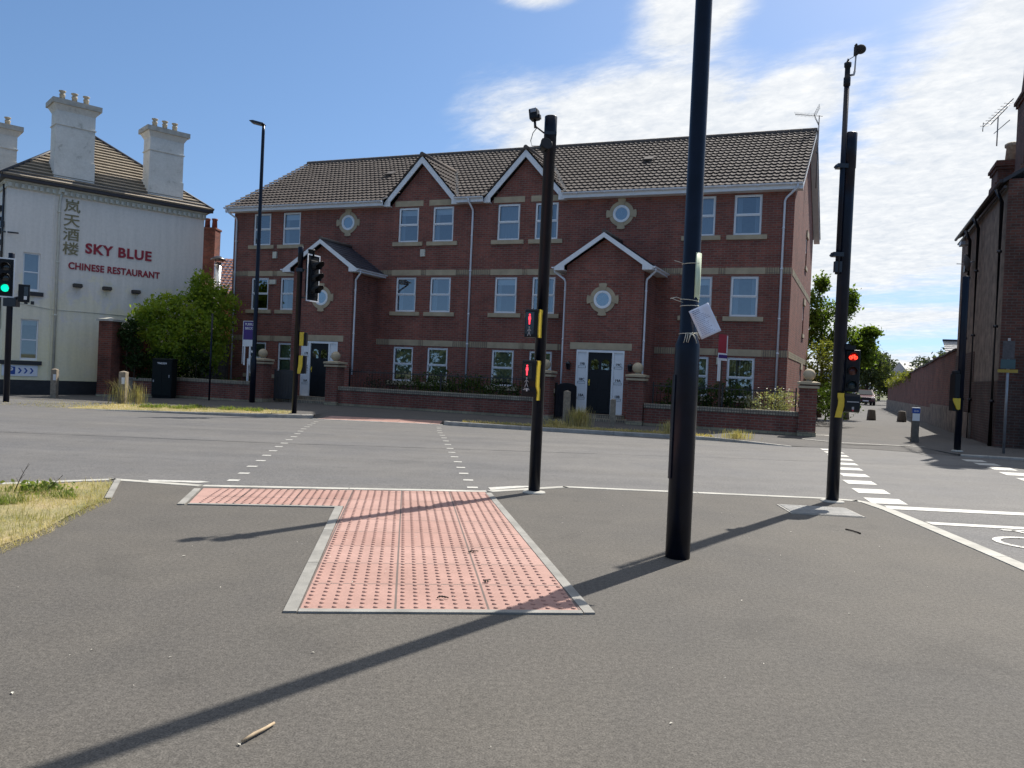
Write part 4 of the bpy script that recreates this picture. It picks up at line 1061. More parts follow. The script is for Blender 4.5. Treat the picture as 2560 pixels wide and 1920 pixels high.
# bow-top railings standing behind the garden walls
def railing(u0, u1, label, v=-2.55, top=1.22):
    t = empty('railing', apw((u0 + u1) / 2, v, -.17), label, 'railing', R(-21.033), 'black bow topped railings')
    L = u1 - u0; g = MB(); sp_ = .115; k = int(L / sp_ / 2)
    for i in range(k):
        x = -L / 2 + i * 2 * sp_; pts = [(x, 0, 0)] + [(x + sp_ / 2 - sp_ / 2 * cos(pi * j / 6), 0, top + sp_ / 2 * sin(pi * j / 6)) for j in range(7)] + [(x + sp_, 0, 0)]
        g.tube(pts, .0075, 4)
    g.build('bars', 'black_metal', t)
    g = MB()
    for z in (.25, top - .02): g.box(-L / 2, L / 2, -.012, .012, z - .014, z + .014)
    g.build('rail', 'black_metal', t)
    for x in (-L / 2, 0, L / 2): g = MB(); g.box(x - .02, x + .02, -.02, .02, 0, top + .1); g.build('post', 'black_metal', t)
railing(-4.2, 3.0, 'black bow topped railing above the long middle garden wall')
railing(6.6, 10.7, 'black bow topped railing in front of the right hand ground floor windows')
# open gates
def gate(u, label, rz):
    t = empty('garden_gate', apw(u, GV + .28, -.17), label, 'gate', rz, 'dark solid gates at the entrance paths')
    g = MB(); g.prism([(0, .08), (.82, .08), (.82, 1.02)] + [(.41 + .41 * cos(pi * i / 10), 1.02 + .13 * sin(pi * i / 10)) for i in range(1, 10)] + [(0, 1.02)], -.02, .02); g.build('panel', 'black_metal', t)
    g = MB(); g.box(-.03, .03, -.03, .03, 0, 1.15); g.build('hinge_post', 'black_metal', t)
    g = MB()
    for i in range(7): g.box(.08 + i * .11, .10 + i * .11, -.028, -.0205, .12, .98)
    g.build('slats', 'black_metal', t)
gate(-7.18, 'dark gate leaf with rounded top beside the ball pier behind the lamp column', R(-8))
gate(3.60, 'dark gate leaf standing open left of the white door panel marked 19B', R(35))

# ------------------------------------------------------------------ planting in the front gardens
rnd = random.Random(11)
def shrub(name, label, cat, blobs, mat, n, size, spread, base, per=40, group=None):
    t = empty(name, base, label, cat, 0, group)
    g = MB(xf=lambda p: p - Vector(base)); c = clumps(blobs, per, rnd); leaves(g, c, n, size, spread, rnd); g.build('foliage', mat, t, fix=False)
    s = MB(xf=lambda p: p - Vector(base))
    for b_ in blobs[:5]:
        s.tube([(b_[0], b_[1], base[2] - .05), (b_[0] + rnd.uniform(-.1, .1), b_[1], b_[2]), (b_[0] + rnd.uniform(-.3, .3) * b_[3], b_[1], b_[2] + b_[5] * .6)], [.03, .02, .006], 5)
    s.build('stems', 'bark', t); return t
def gb(u, v, z, ru, rv, rz): p = apw(u, v, z); return (p.x, p.y, p.z, ru, rv, rz)
def gbase(u, v): p = apw(u, v, 0); return (p.x, p.y, -.17)
shrub('hedge', 'dark low clipped hedge behind the long middle garden wall', 'hedge', [gb(-2.0 + i * .6, -2.1, .52, .5, .35, .5) for i in range(9)], 'hedge', 5200, .035, .06, gbase(0, -2.1), 60)
shrub('shrub', 'loose taller dark shrub between the white downpipe and window, behind middle wall', 'shrub', [gb(-1.9 + i * .55, -1.2, .75 + .1 * (i % 2), .45, .3, .42) for i in range(5)], 'hedge', 1500, .04, .08, gbase(-1, -1.2), 40)
shrub('shrub', 'dark purple leaved shrub at left end of the long middle garden wall', 'shrub', [gb(-3.7 + i * .5, -1.8, .40, .4, .35, .5) for i in range(3)], 'purple_leaf', 700, .04, .08, gbase(-3.2, -1.8), 40)
shrub('hedge', 'dark green hedge behind the right garden wall under the red and white board', 'hedge', [gb(7.0 + i * .5, -2.2, .68, .45, .35, .6) for i in range(5)], 'hedge', 4200, .04, .06, gbase(8, -2.2), 60)
shrub('shrub', 'bright variegated shrub in the sun beside the corner ball pier', 'shrub', [gb(9.75, -2.35, .55, .5, .38, .52), gb(10.35, -2.4, .62, .48, .38, .55), gb(10.1, -2.5, .4, .6, .35, .5)], 'hedge_var', 2600, .035, .06, gbase(10.1, -2.4), 70)
shrub('shrub', 'low dark shrub in the shade behind the leftmost garden wall', 'shrub', [gb(-11.0 + i * .7, -2.2, .2, .5, .3, .42) for i in range(4)], 'hedge', 1300, .04, .07, gbase(-9.8, -2.2), 40)
#PART3
# ================================================================== RESTAURANT
RE = empty('restaurant_building', (-18.627, 28.447, 0), 'pale cream rendered restaurant with tiled hipped roof and tall white chimneys', 'restaurant', R(42.7))
RW, RD, RZ = 7.13, 7.6, 7.28
g = MB(); g.wall(0, RW, .16, RZ, 0, [(.57, 1.12, 3.46, 4.88), (.57, 1.15, .89, 2.42)], .14)
g.quad((0, 0, .16), (0, RD, .16), (0, RD, RZ), (0, 0, RZ)); g.quad((RW, 0, .16), (RW, RD, .16), (RW, RD, RZ), (RW, 0, RZ)); g.quad((0, RD, .16), (RW, RD, .16), (RW, RD, RZ), (0, RD, RZ))
g.box(1.50, 1.53, -.03, -.001, .16, 7.28); g.box(3.1, 3.13, -.012, -.001, .2, 1.9)
g.build('wall', 'cream', RE, fix=False)
g = MB(); g.box(-.02, RW + .02, -.02, RD, -.7, .155); g.build('plinth', 'plinth', RE)
g = MB(); g.quad((.05, 1.6, -.4), (RW, 1.6, -.4), (RW, 1.6, RZ), (.05, 1.6, RZ)); g.build('interior_partition', 'room', RE)
# cornice with dentils, gutter
g = MB(); g.box(-.05, RW + .05, -.05, RD, RZ - .12, RZ + .09); g.box(-.10, RW + .1, -.10, RD, RZ + .0905, RZ + .16)
x = 0
while x < RW: g.box(x, x + .10, -.13, -.0505, RZ - .09, RZ + .05); x += .20
x = 0
while x < RD: g.box(-.095, -.0505, x, x + .07, RZ + .03, RZ + .09); x += .14
g.build('cornice', 'rest_trim', RE)
g = MB(); g.box(-.28, RW + .26, -.28, -.17, RZ + .165, RZ + .27); g.box(-.28, -.17, -.17, RD, RZ + .165, RZ + .27); g.box(-.17, RW + .2, -.17, RD, RZ + .1605, RZ + .2)
g.build('gutter', 'gutter_dark', RE)
# hipped roof
ev = RZ + .27; AX, AY, AZ = 3.6, 3.8, ev + 3.05
x0, x1, y0, y1 = -.28, RW + .26, -.28, RD
g = MB()
def rowroof(a, b2, ap, rows=19):
    a, b2, ap = Vector(a), Vector(b2), Vector(ap)
    nn = (b2 - a).cross(ap - a).normalized()
    for r_ in range(rows):
        t0, t1 = r_ / rows, (r_ + 1) / rows
        p, q = a.lerp(ap, t0), b2.lerp(ap, t0); s_, u_ = a.lerp(ap, t1), b2.lerp(ap, t1)
        g.add([p + nn * .075, q + nn * .075, u_ + nn * .002, s_ + nn * .002, p - nn * .03, q - nn * .03], [(0, 1, 2, 3), (4, 5, 1, 0)])
rowroof((x0, y0, ev), (x1, y0, ev), (AX, AY, AZ)); rowroof((x1, y0, ev), (x1, y1, ev), (AX, AY, AZ)); rowroof((x0, y1, ev), (x0, y0, ev), (AX, AY, AZ)); rowroof((x1, y1, ev), (x0, y1, ev), (AX, AY, AZ))
rr = g.build('roof', 'rest_tile', RE, fix=False)
g = MB()
for c in ((x0, y0), (x1, y0), (x1, y1), (x0, y1)): g.tube([(c[0], c[1], ev + .03), (AX, AY, AZ + .05)], .07, 8)
g.build('hip_ridge', 'rest_line', rr)
g = MB(); g.quad((x0 + .02, y0 - .01, ev - .01), (x1, y0 - .01, ev - .01), (x1 - .2, y0 + .3, ev + .29), (x0 + .22, y0 + .3, ev + .29)); g.build('lead_flashing', 'lead', rr, fix=False)
def chimney(x0, x1, y0, y1, zb, zt, pots, zbase):
    g = MB(); e = .09
    g.box(x0 - .03, x1 + .03, y0 - .03, y1 + .03, zb, zbase); g.box(x0, x1, y0, y1, zbase, zt - .32)
    g.box(x0 - .035, x1 + .035, y0 - .035, y1 + .035, zt - .86, zt - .82)
    a = [(x0 - .0, y0 - .0), (x1, y0), (x1, y1), (x0, y1)]
    lo = [(p[0], p[1], zt - .3199) for p in a]; hi = [(x0 - .12, y0 - .12, zt - .1), (x1 + .12, y0 - .12, zt - .1), (x1 + .12, y1 + .12, zt - .1), (x0 - .12, y1 + .12, zt - .1)]
    g.add(lo + hi, [(0, 1, 5, 4), (1, 2, 6, 5), (2, 3, 7, 6), (3, 0, 4, 7), (4, 5, 6, 7)])
    st = g.build('chimney', 'rest_chim', rr)
    g = MB(); g.box(x0 - .18, x1 + .18, y0 - .18, y1 + .18, zt - .0995, zt + .09)
    cx, cy = (x0 + x1) / 2, (y0 + y1) / 2; q = zt + .091
    g.add([(x0 - .17, y0 - .17, q), (x1 + .17, y0 - .17, q), (x1 + .17, y1 + .17, q), (x0 - .17, y1 + .17, q), (x0 + .1, cy - .1, q + .13), (x1 - .1, cy - .1, q + .13), (x1 - .1, cy + .1, q + .13), (x0 + .1, cy + .1, q + .13)], [(0, 1, 5, 4), (1, 2, 6, 5), (2, 3, 7, 6), (3, 0, 4, 7), (4, 5, 6, 7)])
    g.build('chimney_cap', 'concrete', rr)
    for px in pots:
        g = MB(); g.lathe([(.10, 0), (.095, .14), (.11, .17), (.11, .2), (.08, .21), (.08, .26), (.125, .30), (.125, .33), (.09, .34)], (px, cy, zt + .2), 12); g.build('chimney_pot', 'terracotta', rr)
chimney(1.5, 2.84, .15, .95, 7.6, 10.72, (1.75, 2.17, 2.58), 8.62)
chimney(4.88, 6.22, .15, .95, 7.6, 10.52, (5.15, 5.55, 5.95), 8.55)
chimney(-.05, .92, 3.9, 5.0, 7.6, 10.25, (.18, .65), 8.9)
# sash windows with dark sills
def sash(x0, x1, z0, z1):
    yf = .10; g = MB(); zm = (z0 + z1) / 2
    for a, b2, c, d in ((x0, x0 + .05, z0 + .09, z1 - .05), (x1 - .05, x1, z0 + .09, z1 - .05), (x0, x1, z1 - .05, z1), (x0, x1, z0, z0 + .09), (x0 + .05, x1 - .05, zm - .02, zm + .02)): g.box(a, b2, yf - .03, yf + .02, c, d)
    fr = g.build('window', 'white', RE)
    g = MB(); g.quad((x0 + .03, yf, z0 + .05), (x1 - .03, yf, z0 + .05), (x1 - .03, yf, z1 - .03), (x0 + .03, yf, z1 - .03)); g.build('pane', 'glass', fr, fix=False)
    g = MB(); g.box(x0 - .12 if z0 > 2 else -.1, x1 + .13, -.07, .02, z0 - .17, z0 - .02); g.build('sill', 'rest_sill', fr)
    g = MB(); g.box(x0 + .03, x1 - .03, yf + .1, yf + .105, (z0 + .1) if z0 > 2 else z1 - .22, z1 - .03); g.build('blind', 'rest_trim' if z0 < 2 else 'curtain', fr)
sash(.57, 1.12, 3.46, 4.88); sash(.57, 1.15, .89, 2.42)
# lettering
text('sign_lettering', 'SKY BLUE', .53, tface(3.83, -.015, 5.29), 'red_letter', RE, .017, .012, 'CENTER', 1.0, 1.1)
text('sign_lettering', 'CHINESE RESTAURANT', .36, tface(3.72, -.015, 4.56), 'red_letter', RE, .009, .012, 'CENTER', .86, 1.05)
for ch, z in zip('岚天酒楼', (6.80, 6.26, 5.72, 5.18)):
    text('sign_lettering', ch, .52, tface(2.11, -.015, z), 'gold_letter', RE, .004, .012, 'CENTER', 1.12)
g = MB(); g.box(.02, 1.16, -.025, -.002, .30, .70); sb = g.build('parking_sign', 'sign_white', RE)
g = MB(); g.box(.16, .44, -.031, -.0255, .36, .64); g.build('sign_symbol', 'blue_sign', sb)
text('sign_symbol', 'P', .27, tface(.30, -.034, .50), 'white_mark', sb, .008, .001)
for i in range(3):
    x = .52 + i * .19; g = MB(); g.prism([(x, .40), (x + .06, .40), (x + .13, .50), (x + .06, .60), (x, .60), (x + .07, .50)], -.03, -.0255); g.build('sign_symbol', 'blue_sign', sb)
for (x, z) in ((2.37, 3.84), (3.41, 3.84), (4.48, 3.82)):
    g = MB(); g.prism([(-.28, z - .06), (-.06, z - .09), (-.002, z - .05), (-.002, z + .05), (-.2, z + .06)], x - .15, x + .15, 'x'); fl = g.build('floodlight', 'black_plastic', RE, bevel=.008)
    g = MB(); g.tube([(x, -.03, z), (x, -.03, z - .3)], .006, 5); g.build('cable', 'rest_trim', fl)
g = MB(); g.tube([(1.72, -.06, 7.3), (1.70, -.05, 7.05), (1.68, -.05, 6.9), (1.66, -.05, .2)], .045, 8); g.box(1.62, 1.80, -.16, -.04, 7.28, 7.46)
for z in (6.5, 4.6, 2.6): g.tube([(1.67, -.05, z), (1.67, -.05, z + .07)], .06, 8)
g.build('downpipe', 'rest_trim', RE)
g = MB(); g.tube([(.3, -.012, 3.0), (1.6, -.012, 2.84), (3.2, -.012, 2.84), (5.4, -.012, 2.8)], .014, 5); g.build('cable', 'rest_trim', RE)
for x in (.70, .91): g = MB(); g.box(x - .055, x + .055, -.012, -.001, 2.97, 3.09); g.build('air_brick', 'plinth', RE)
# left face fittings: dark downpipe, bracket of the hanging sign
g = MB(); g.tube([(-.06, .35, 7.3), (-.06, .35, 5.9), (-.06, .35, 2.0)], .04, 8); g.box(-.14, -.02, .3, .42, 5.72, 5.95); g.tube([(-.1, .2, 5.55), (.32, -.3, 5.5)], .03, 6); g.build('downpipe', 'black_metal', RE)
g = MB()
for k in range(6): g.box(-.10, -.01, .9, 1.5, 4.3 + k * .42, 4.5 + k * .42)
g.build('quoins', 'rest_sill', RE)

# brick outbuilding, tiled roof and flue behind the restaurant
t = empty('brick_house', (-15.4, 42.0, -.4), 'red brick house with pantile roof and chimney stack seen behind the cream restaurant', 'house')
g = MB(); g.box(-2.8, 4.6, 0, 6, 0, 5.2); g.build('wall', 'brick_old', t)
g = MB(); tile_roof(g, (-3, -.2, 5.15), (1, 0, 0), (0, .8, .6), (0, -.6, .8), 8, 3.9, .24, .3, .03, .05, None, 6, 2); rf = g.build('roof', 'red_tile', t, fix=False)
g = MB(); g.box(-3, 5, -.25, -.1, 5.05, 5.2); g.build('gutter', 'gutter_dark', t)
g = MB(); g.box(-2.15, -1.35, 1.2, 2.0, 5.5, 8.85); g.box(-2.2, -1.3, 1.15, 2.05, 8.8505, 8.95); c = g.build('chimney', 'brick_old', rf)
for x in (-1.95, -1.55): g = MB(); g.lathe([(.15, 0), (.13, .45), (.16, .47), (.16, .55), (.1, .56)], (x, 1.6, 8.951), 12); g.build('chimney_pot', 'red_pot', rf)
t = empty('brown_roofed_house', (-14.2, 50.0, -.4), 'house with a brown tiled roof beyond the steel flue', 'house')
g = MB(); g.box(-2.4, 5, 0, 6, 0, 6.4); g.build('wall', 'brick_old', t)
g = MB(); tile_roof(g, (-2.6, -.2, 6.3), (1, 0, 0), (0, .8, .6), (0, -.6, .8), 7.8, 3.2, .3, .28, .004, .03, None, 2, 4); g.build('roof', 'rest_tile', t, fix=False)
t = empty('flue', (-14.15, 37.0, -.4), 'shiny steel extractor flue with dark rain cap behind the ivy', 'flue')
g = MB(); g.tube([(0, 0, 2.5), (0, 0, 6.25)], .16, 14)
for z in (3.4, 4.3, 5.2, 6.1): g.tube([(0, 0, z), (0, 0, z + .04)], .175, 14)
g.build('pipe', 'steel', t)
g = MB(); g.lathe([(.34, 6.35), (.33, 6.42), (.1, 6.55), (.01, 6.57)], (0, 0, 0), 16); g.tube([(.1, 0, 6.2), (.15, 0, 6.4)], .015, 5); g.tube([(-.1, 0, 6.2), (-.15, 0, 6.4)], .015, 5); g.build('rain_cap', 'black_metal', t)

# tall boundary wall with end pier and ivy
wa = math.atan2(1.6, 6.4)
t = empty('boundary_wall', (-15.15, 29.3, -.34), 'tall brick boundary wall with capped end pier beside the restaurant', 'wall', -R(8))
g = MB(); g.box(-.27, .27, -.27, .27, -.2, 2.82); g.build('pier', 'brick_old', t)
g = MB(); g.box(-.34, .34, -.34, .34, 2.8205, 2.9); g.add([(-.3, -.3, 2.901), (.3, -.3, 2.901), (.3, .3, 2.901), (-.3, .3, 2.901), (0, 0, 2.98)], [(0, 1, 4), (1, 2, 4), (2, 3, 4), (3, 0, 4)]); g.build('cap', 'concrete', t)
g = MB(); g.box(-.11, .11, .2705, 5.5, -.2, 2.5); g.box(-.15, .15, .2705, 5.5, 2.501, 2.58); g.build('wall_body', 'brick_old', t)
g = MB(); g.box(-.285, .285, -.285, .285, -.25, .10); g.build('plinth_course', 'buff_course', t)
t = empty('garden_wall', (-14.2, 29.55, -.3), 'short low brick wall between the tall pier and the dark green cabinet', 'wall', R(-6))
g = MB(); g.box(-.62, .9, -.1, .1, -.25, .60); g.build('wall_body', 'brick_wall', t)
g = MB(); g.box(-.62, .9, -.13, .13, .6005, .71); g.build('coping', 'coping_brick', t)
g = MB(); g.box(-.62, .9, -.125, -.1005, -.25, .12); g.build('plinth_course', 'buff_course', t)
# timber fence beside the building
t = empty('board_fence', (-12.55, 33.2, -.3), 'tall grey vertical board fence at the left corner of the brick apartments', 'fence', R(-10))
g = MB(); rnd = random.Random(2)
for i in range(26): g.box(-1.75 + i * .13, -1.75 + i * .13 + .118, -.012 + rnd.uniform(-.006, .006), .012, 0, 2.42 + rnd.uniform(-.03, .03))
g.build('boards', 'fence', t)
g = MB(); g.box(-1.75, 1.63, .015, .06, .4, .5); g.box(-1.75, 1.63, .015, .06, 1.9, 2.0); g.build('rail', 'fence', t)

# ================================================================== RIGHT HAND BUILDING AND LANE WALL
RB = empty('corner_building', (13.2, 21.5, 0), 'tall dark roughcast and brick building with chimneys on the right of the lane', 'building', R(67.5))
# local x runs down the lane away from the viewer, local -y is inside the building
g = MB(); g.box(-.95, 7.2, -9, 0, 1.59, 6.88); g.build('rendered_wall', 'render', RB)
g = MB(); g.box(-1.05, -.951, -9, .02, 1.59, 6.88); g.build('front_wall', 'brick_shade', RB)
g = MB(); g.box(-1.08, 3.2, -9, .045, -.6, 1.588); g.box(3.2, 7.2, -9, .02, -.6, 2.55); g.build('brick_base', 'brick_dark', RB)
g = MB()
g.prism([(.16, 6.88), (-4.2, 9.6), (-8.6, 6.8), (-8.6, 6.7), (-4.2, 9.5), (.16, 6.78)], -1.1, 7.4, 'x')
rf = g.build('roof', 'rest_line', RB)
g = MB(); g.tube([(7.4, .19, 6.78), (-1.05, .19, 6.84)], .05, 8); g.tube([(7.4, .1, 6.62), (-1.05, .1, 6.68)], .04, 6); g.build('gutter', 'gutter_dark', RB)
for (x, zt) in ((3.0, 6.7), (-.7, 6.7), (4.6, 6.6)):
    g = MB(); g.tube([(x, .25, zt), (x, .10, zt - .35), (x, .10, -.3)], .05, 8)
    for z in (5, 3, 1): g.tube([(x, .1, z), (x, .1, z + .07)], .065, 8)
    g.build('downpipe', 'black_metal', RB)
def stack(x0, x1, y0, y1, zb, zt, pots, pr=.16, ph=.5, shoulder=None):
    g = MB(); g.box(x0, x1, y0, y1, zb, zt - .3)
    for i, e in enumerate((.05, .1, .05)): g.box(x0 - e, x1 + e, y0 - e, y1 + e, zt - .3 + i * .1 + .0005, zt - .2 + i * .1)
    if shoulder: g.prism([(x0 - .25, shoulder), (x1 + .25, shoulder), (x1, shoulder + .5), (x0, shoulder + .5)], y0 - .06, y1 + .06)
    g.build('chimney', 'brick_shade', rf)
    for px in pots: g = MB(); g.lathe([(pr, 0), (pr * .85, ph * .75), (pr * 1.1, ph * .8), (pr * 1.1, ph * .93), (pr * .8, ph)], (px, (y0 + y1) / 2, zt), 12); g.build('chimney_pot', 'terracotta', rf)
stack(4.4, 5.5, -1.45, -.55, 6.3, 8.8, (4.8,), .21, .65, 7.6)
stack(2.2, 3.4, -1.8, -.85, 6.6, 10.4, (), shoulder=7.6)
g = MB(); g.prism([(2.2, 10.4), (3.4, 10.4), (3.1, 11.0), (3.0, 11.5), (3.0, 12.6), (2.2, 12.6)], -1.75, -.9); g.build('chimney', 'brick_shade', rf)
g = MB(); g.lathe([(.2, 12.6), (.17, 13.2), (.22, 13.3), (.15, 13.4)], (2.6, -1.35, 0), 12); g.build('chimney_pot', 'terracotta', rf)
g = MB(); g.tube([(4.5, -.5, 9.3), (4.5, -.5, 10.25)], .02, 6); g.tube([(6.0, -.3, 10.4), (3.3, -.7, 10.4)], .015, 6); g.tube([(5.5, -.4, 10.38), (5.2, -.4, 10.22), (3.6, -.6, 10.25)], .015, 6); g.tube([(4.8, -.45, 9.8), (3.4, -.65, 9.78)], .013, 6)
for i in range(9): g.tube([(5.9 - i * .28, -.32 - i * .04 - .13, 10.4), (5.9 - i * .28, -.32 - i * .04 + .13, 10.4)], .009, 4)
for i in range(3): g.tube([(6.05 + .03 * i, -.3, 10.25 + .02 * i), (6.05 - .03 * i, -.3, 10.55)], .011, 4)
g.build('aerial', 'aerial', rf)
g = MB(); g.lathe([(.01, 0), (.15, .03), (.27, .10), (.275, .11)], (0, 0, 0), 18, Matrix.Translation((4.2, .12, 5.5)) @ Matrix.Rotation(R(-100), 4, 'X') @ Matrix.Rotation(R(25), 4, 'Y'), False); g.tube([(4.2, .02, 5.5), (4.2, .12, 5.5)], .02, 6); g.tube([(4.2, .12, 5.42), (4.25, .5, 5.45)], .012, 5); g.build('satellite_dish', 'grey_metal', RB)
g = MB(); g.box(5.25, 5.75, .15, .28, 6.25, 6.37); g.tube([(5.5, 0, 6.25), (5.5, .2, 6.3)], .025, 6); g.build('security_camera', 'grey_metal', RB)
for z in (5.7, 5.35): g = MB(); g.box(5.35, 5.65, .03, .12, z, z + .22); g.build('junction_box', 'black_plastic', RB)
LW = empty('lane_wall', (13.2, 21.5, 0), 'long old red brick wall with grey rendered base down the right side of the lane', 'wall', R(67.5))
g = MB(); rnd = random.Random(4); pts = []
n = 46
for i in range(n + 1):
    x = 7.205 + (46 - 7.205) * i / n; pts.append((x, 2.80 - .028 * (x - 7) + rnd.uniform(-.03, .03)))
for (xa, za), (xb, zb) in zip(pts, pts[1:]): g.prism([(xa, -.6), (xb, -.6), (xb, zb), (xa, za)], -.35, 0)
g.build('wall_body', 'brick_old', LW, fix=False)
g = MB()
for (xa, za), (xb, zb) in zip(pts, pts[1:]): g.prism([(xa, za), (xb, zb), (xb, zb + .07), (xa, za + .07)], -.42, .06)
g.build('coping', 'brick_dark', LW, fix=False)
g = MB(); g.box(7.21, 14.0, .001, .10, -.6, .72); g.box(14.0, 46, .001, .07, -.6, .55); g.box(2.9, 7.2, .046, .12, -.6, .62); g.build('rendered_base', 'render', LW)
def lw(x, y, z=0): return LW.matrix_world @ Vector((x, y, z))
bpy.context.view_layer.update()

# ================================================================== STREET FURNITURE
def man(mb, x, y, z, h, walk=False):
    # pedestrian symbol lying in an xz plane, total height h, drawn upward from z
    t = .0
    mb.prism([(x + h * .085 * cos(2 * pi * i / 12), z + h * .90 + h * .085 * sin(2 * pi * i / 12)) for i in range(12)], y, y + .002)
    if not walk:
        mb.prism([(x - h * .09, z + h * .78), (x + h * .09, z + h * .78), (x + h * .125, z + h * .48), (x + h * .08, z + h * .42), (x + h * .06, z), (x - h * .06, z), (x - h * .08, z + h * .42), (x - h * .125, z + h * .48)], y, y + .002)
    else:
        def limb(p, q, w): d = Vector((q[0] - p[0], q[1] - p[1])).normalized(); n = Vector((-d.y, d.x)) * w; mb.prism([(p[0] - n.x, p[1] - n.y), (q[0] - n.x, q[1] - n.y), (q[0] + n.x, q[1] + n.y), (p[0] + n.x, p[1] + n.y)], y, y + .002)
        P = lambda a, b2: (x + h * a, z + h * b2)
        limb(P(0, .80), P(0, .42), h * .045); limb(P(0, .42), P(-.16, 0), h * .04); limb(P(0, .42), P(.17, 0), h * .04); limb(P(0, .76), P(-.2, .48), h * .03); limb(P(0, .76), P(.2, .5), h * .03)
def yellow_rim(par, x, y0, y1, prof, name='yellow_edge'):
    # wavy yellow side panel; prof = [(z, depth offset)]
    g = MB(); n = len(prof); a = [(y0 + d, z) for z, d in prof] + [(y1 + d, z) for z, d in reversed(prof)]
    g.prism(a, x, x + .012, 'x'); return g.build(name, 'yellow', par)

# --- near left pole with two red-man units and a detector camera
t = empty('signal_pole', (.265, 7.70, 0), 'dark signal pole with two push button boxes showing red men and a camera on top', 'signal pole')
g = MB(); g.lathe([(.057, 0), (.057, 3.35), (.062, 3.351), (.062, 3.70), (.058, 3.705)], (0, 0, 0), 24); g.build('pole', 'pole', t)
g = MB(); g.lathe([(.115, -.002), (.11, .012), (.07, .02), (.058, .022)], (0, 0, 0), 20); g.build('base_collar', 'concrete', t)
def redman_box(par, cx, cy, z0, z1, w, d, rz, low):
    b_ = MB(); mt = Matrix.Translation((cx, cy, 0)) @ Matrix.Rotation(rz, 4, 'Z')
    P = [(-d * .5, z0 + (.0 if not low else .0)), (-d * .5, z1 - .02), (-d * .42, z1), (d * .5, z1), (d * .5, z0)]
    if low: P = [(-d * .30, z0), (-d * .36, z0 + .05), (-d * .36, z0 + .10), (-d * .5, z0 + .16), (-d * .5, z1 - .02), (-d * .42, z1), (d * .5, z1), (d * .5, z0 + .05)]
    b_.prism(P, -w / 2, w / 2, 'x', mt); box = b_.build('push_button_box' if low else 'signal_box', 'black_plastic', par, bevel=.006)
    g = MB(); g.box(-w * .42, w * .22, -d * .5 - .003, -d * .5 + .001, (z0 + .18) if low else z0 + .03, z1 - .03, mt); g.build('display_face', 'dark_glass', box)
    yf = -d * .5 - .006; hh = .105; zz_ = z1 - .045 - hh
    g = MB(); man(g, -w * .12, yf, zz_, hh); g.v = [mt @ p for p in g.v]; g.build('red_man', 'red_em', box)
    g = MB(); man(g, -w * .12, yf, zz_ - .112, .095, True); g.v = [mt @ p for p in g.v]; g.build('walking_man', 'grey_mark', box)
    g = MB()
    if low:
        for i, L in enumerate((.05, .066)): g.box(-w * .12 - L / 2, -w * .12 + L / 2, yf, yf + .002, zz_ - .128 - i * .013, zz_ - .124 - i * .013, mt)
        g.box(-w * .12 - .006, -w * .12 + .006, -d * .40, -d * .36, z0 + .055, z0 + .085, mt); g.build('push_button', 'white_mark', box)
    # yellow wavy side
    g = MB(); y0_, y1_ = -d * .42, d * .30; H = z1 - z0
    if low: prof = [(z0 - .03, .03), (z0 + .05, .035), (z0 + H * .30, -.002), (z0 + H * .5, -.006), (z0 + H * .8, .0), (z0 + H * .92, .012), (z1 - .004, .0)]
    else: prof = [(z0 + .0, .006), (z0 + H * .1, -.002), (z0 + H * .8, -.002), (z0 + H * .93, .012), (z1 - .002, .008)]
    a = [(y0_ + dd, z) for z, dd in prof] + [(y1_ + dd, z) for z, dd in reversed(prof)]
    g.prism(a, w / 2 + .001, w / 2 + .012, 'x', mt); g.build('yellow_edge', 'yellow', box)
    return box
redman_box(t, -.085, -.075, 1.525, 1.80, .135, .11, R(-22), False)
redman_box(t, -.085, -.075, .945, 1.305, .145, .12, R(-22), True)
g = MB(); g.tube([(-.05, -.01, 3.53), (-.155, -.02, 3.60)], .008, 6); g.tube([(-.15, -.02, 3.58), (-.158, -.02, 3.65)], .014, 6); g.box(-.06, .06, -.066, .066, 3.51, 3.54); g.build('bracket', 'black_metal', t)
cmt = Matrix.Translation((-.165, -.03, 3.705)) @ Matrix.Rotation(R(-20), 4, 'Z') @ Matrix.Rotation(R(-8), 4, 'Y')
g = MB(); g.bbox((0, 0, 0), (.085, .10, .105), cmt); c_ = g.build('detector_camera', 'black_plastic', t, bevel=.01)
g = MB(); g.bbox((.008, -.053, .025), (.055, .01, .035), cmt); g.build('lens_window', 'grey_metal', c_); g = MB(); g.bbox((.045, 0, -.03), (.03, .05, .04), cmt); g.build('hinge', 'black_plastic', c_)
g = MB(); g.tube([(-.13, -.03, 3.585), (-.17, -.03, 3.53), (-.19, -.03, 3.45), (-.175, -.03, 3.40), (-.10, -.04, 3.40)], .004, 5); g.build('cable', 'dark_wire', t)
smt = Matrix.Translation((-.055, -.085, 3.385)) @ Matrix.Rotation(R(20), 4, 'Z') @ Matrix.Rotation(R(75), 4, 'X')
g = MB(); g.lathe([(.03, -.05), (.045, -.02), (.05, .02), (.062, .06), (.055, .062)], (0, 0, 0), 16, smt); g.box(-.08, -.03, -.10, -.05, 3.38, 3.46); g.build('sounder', 'black_plastic', t)

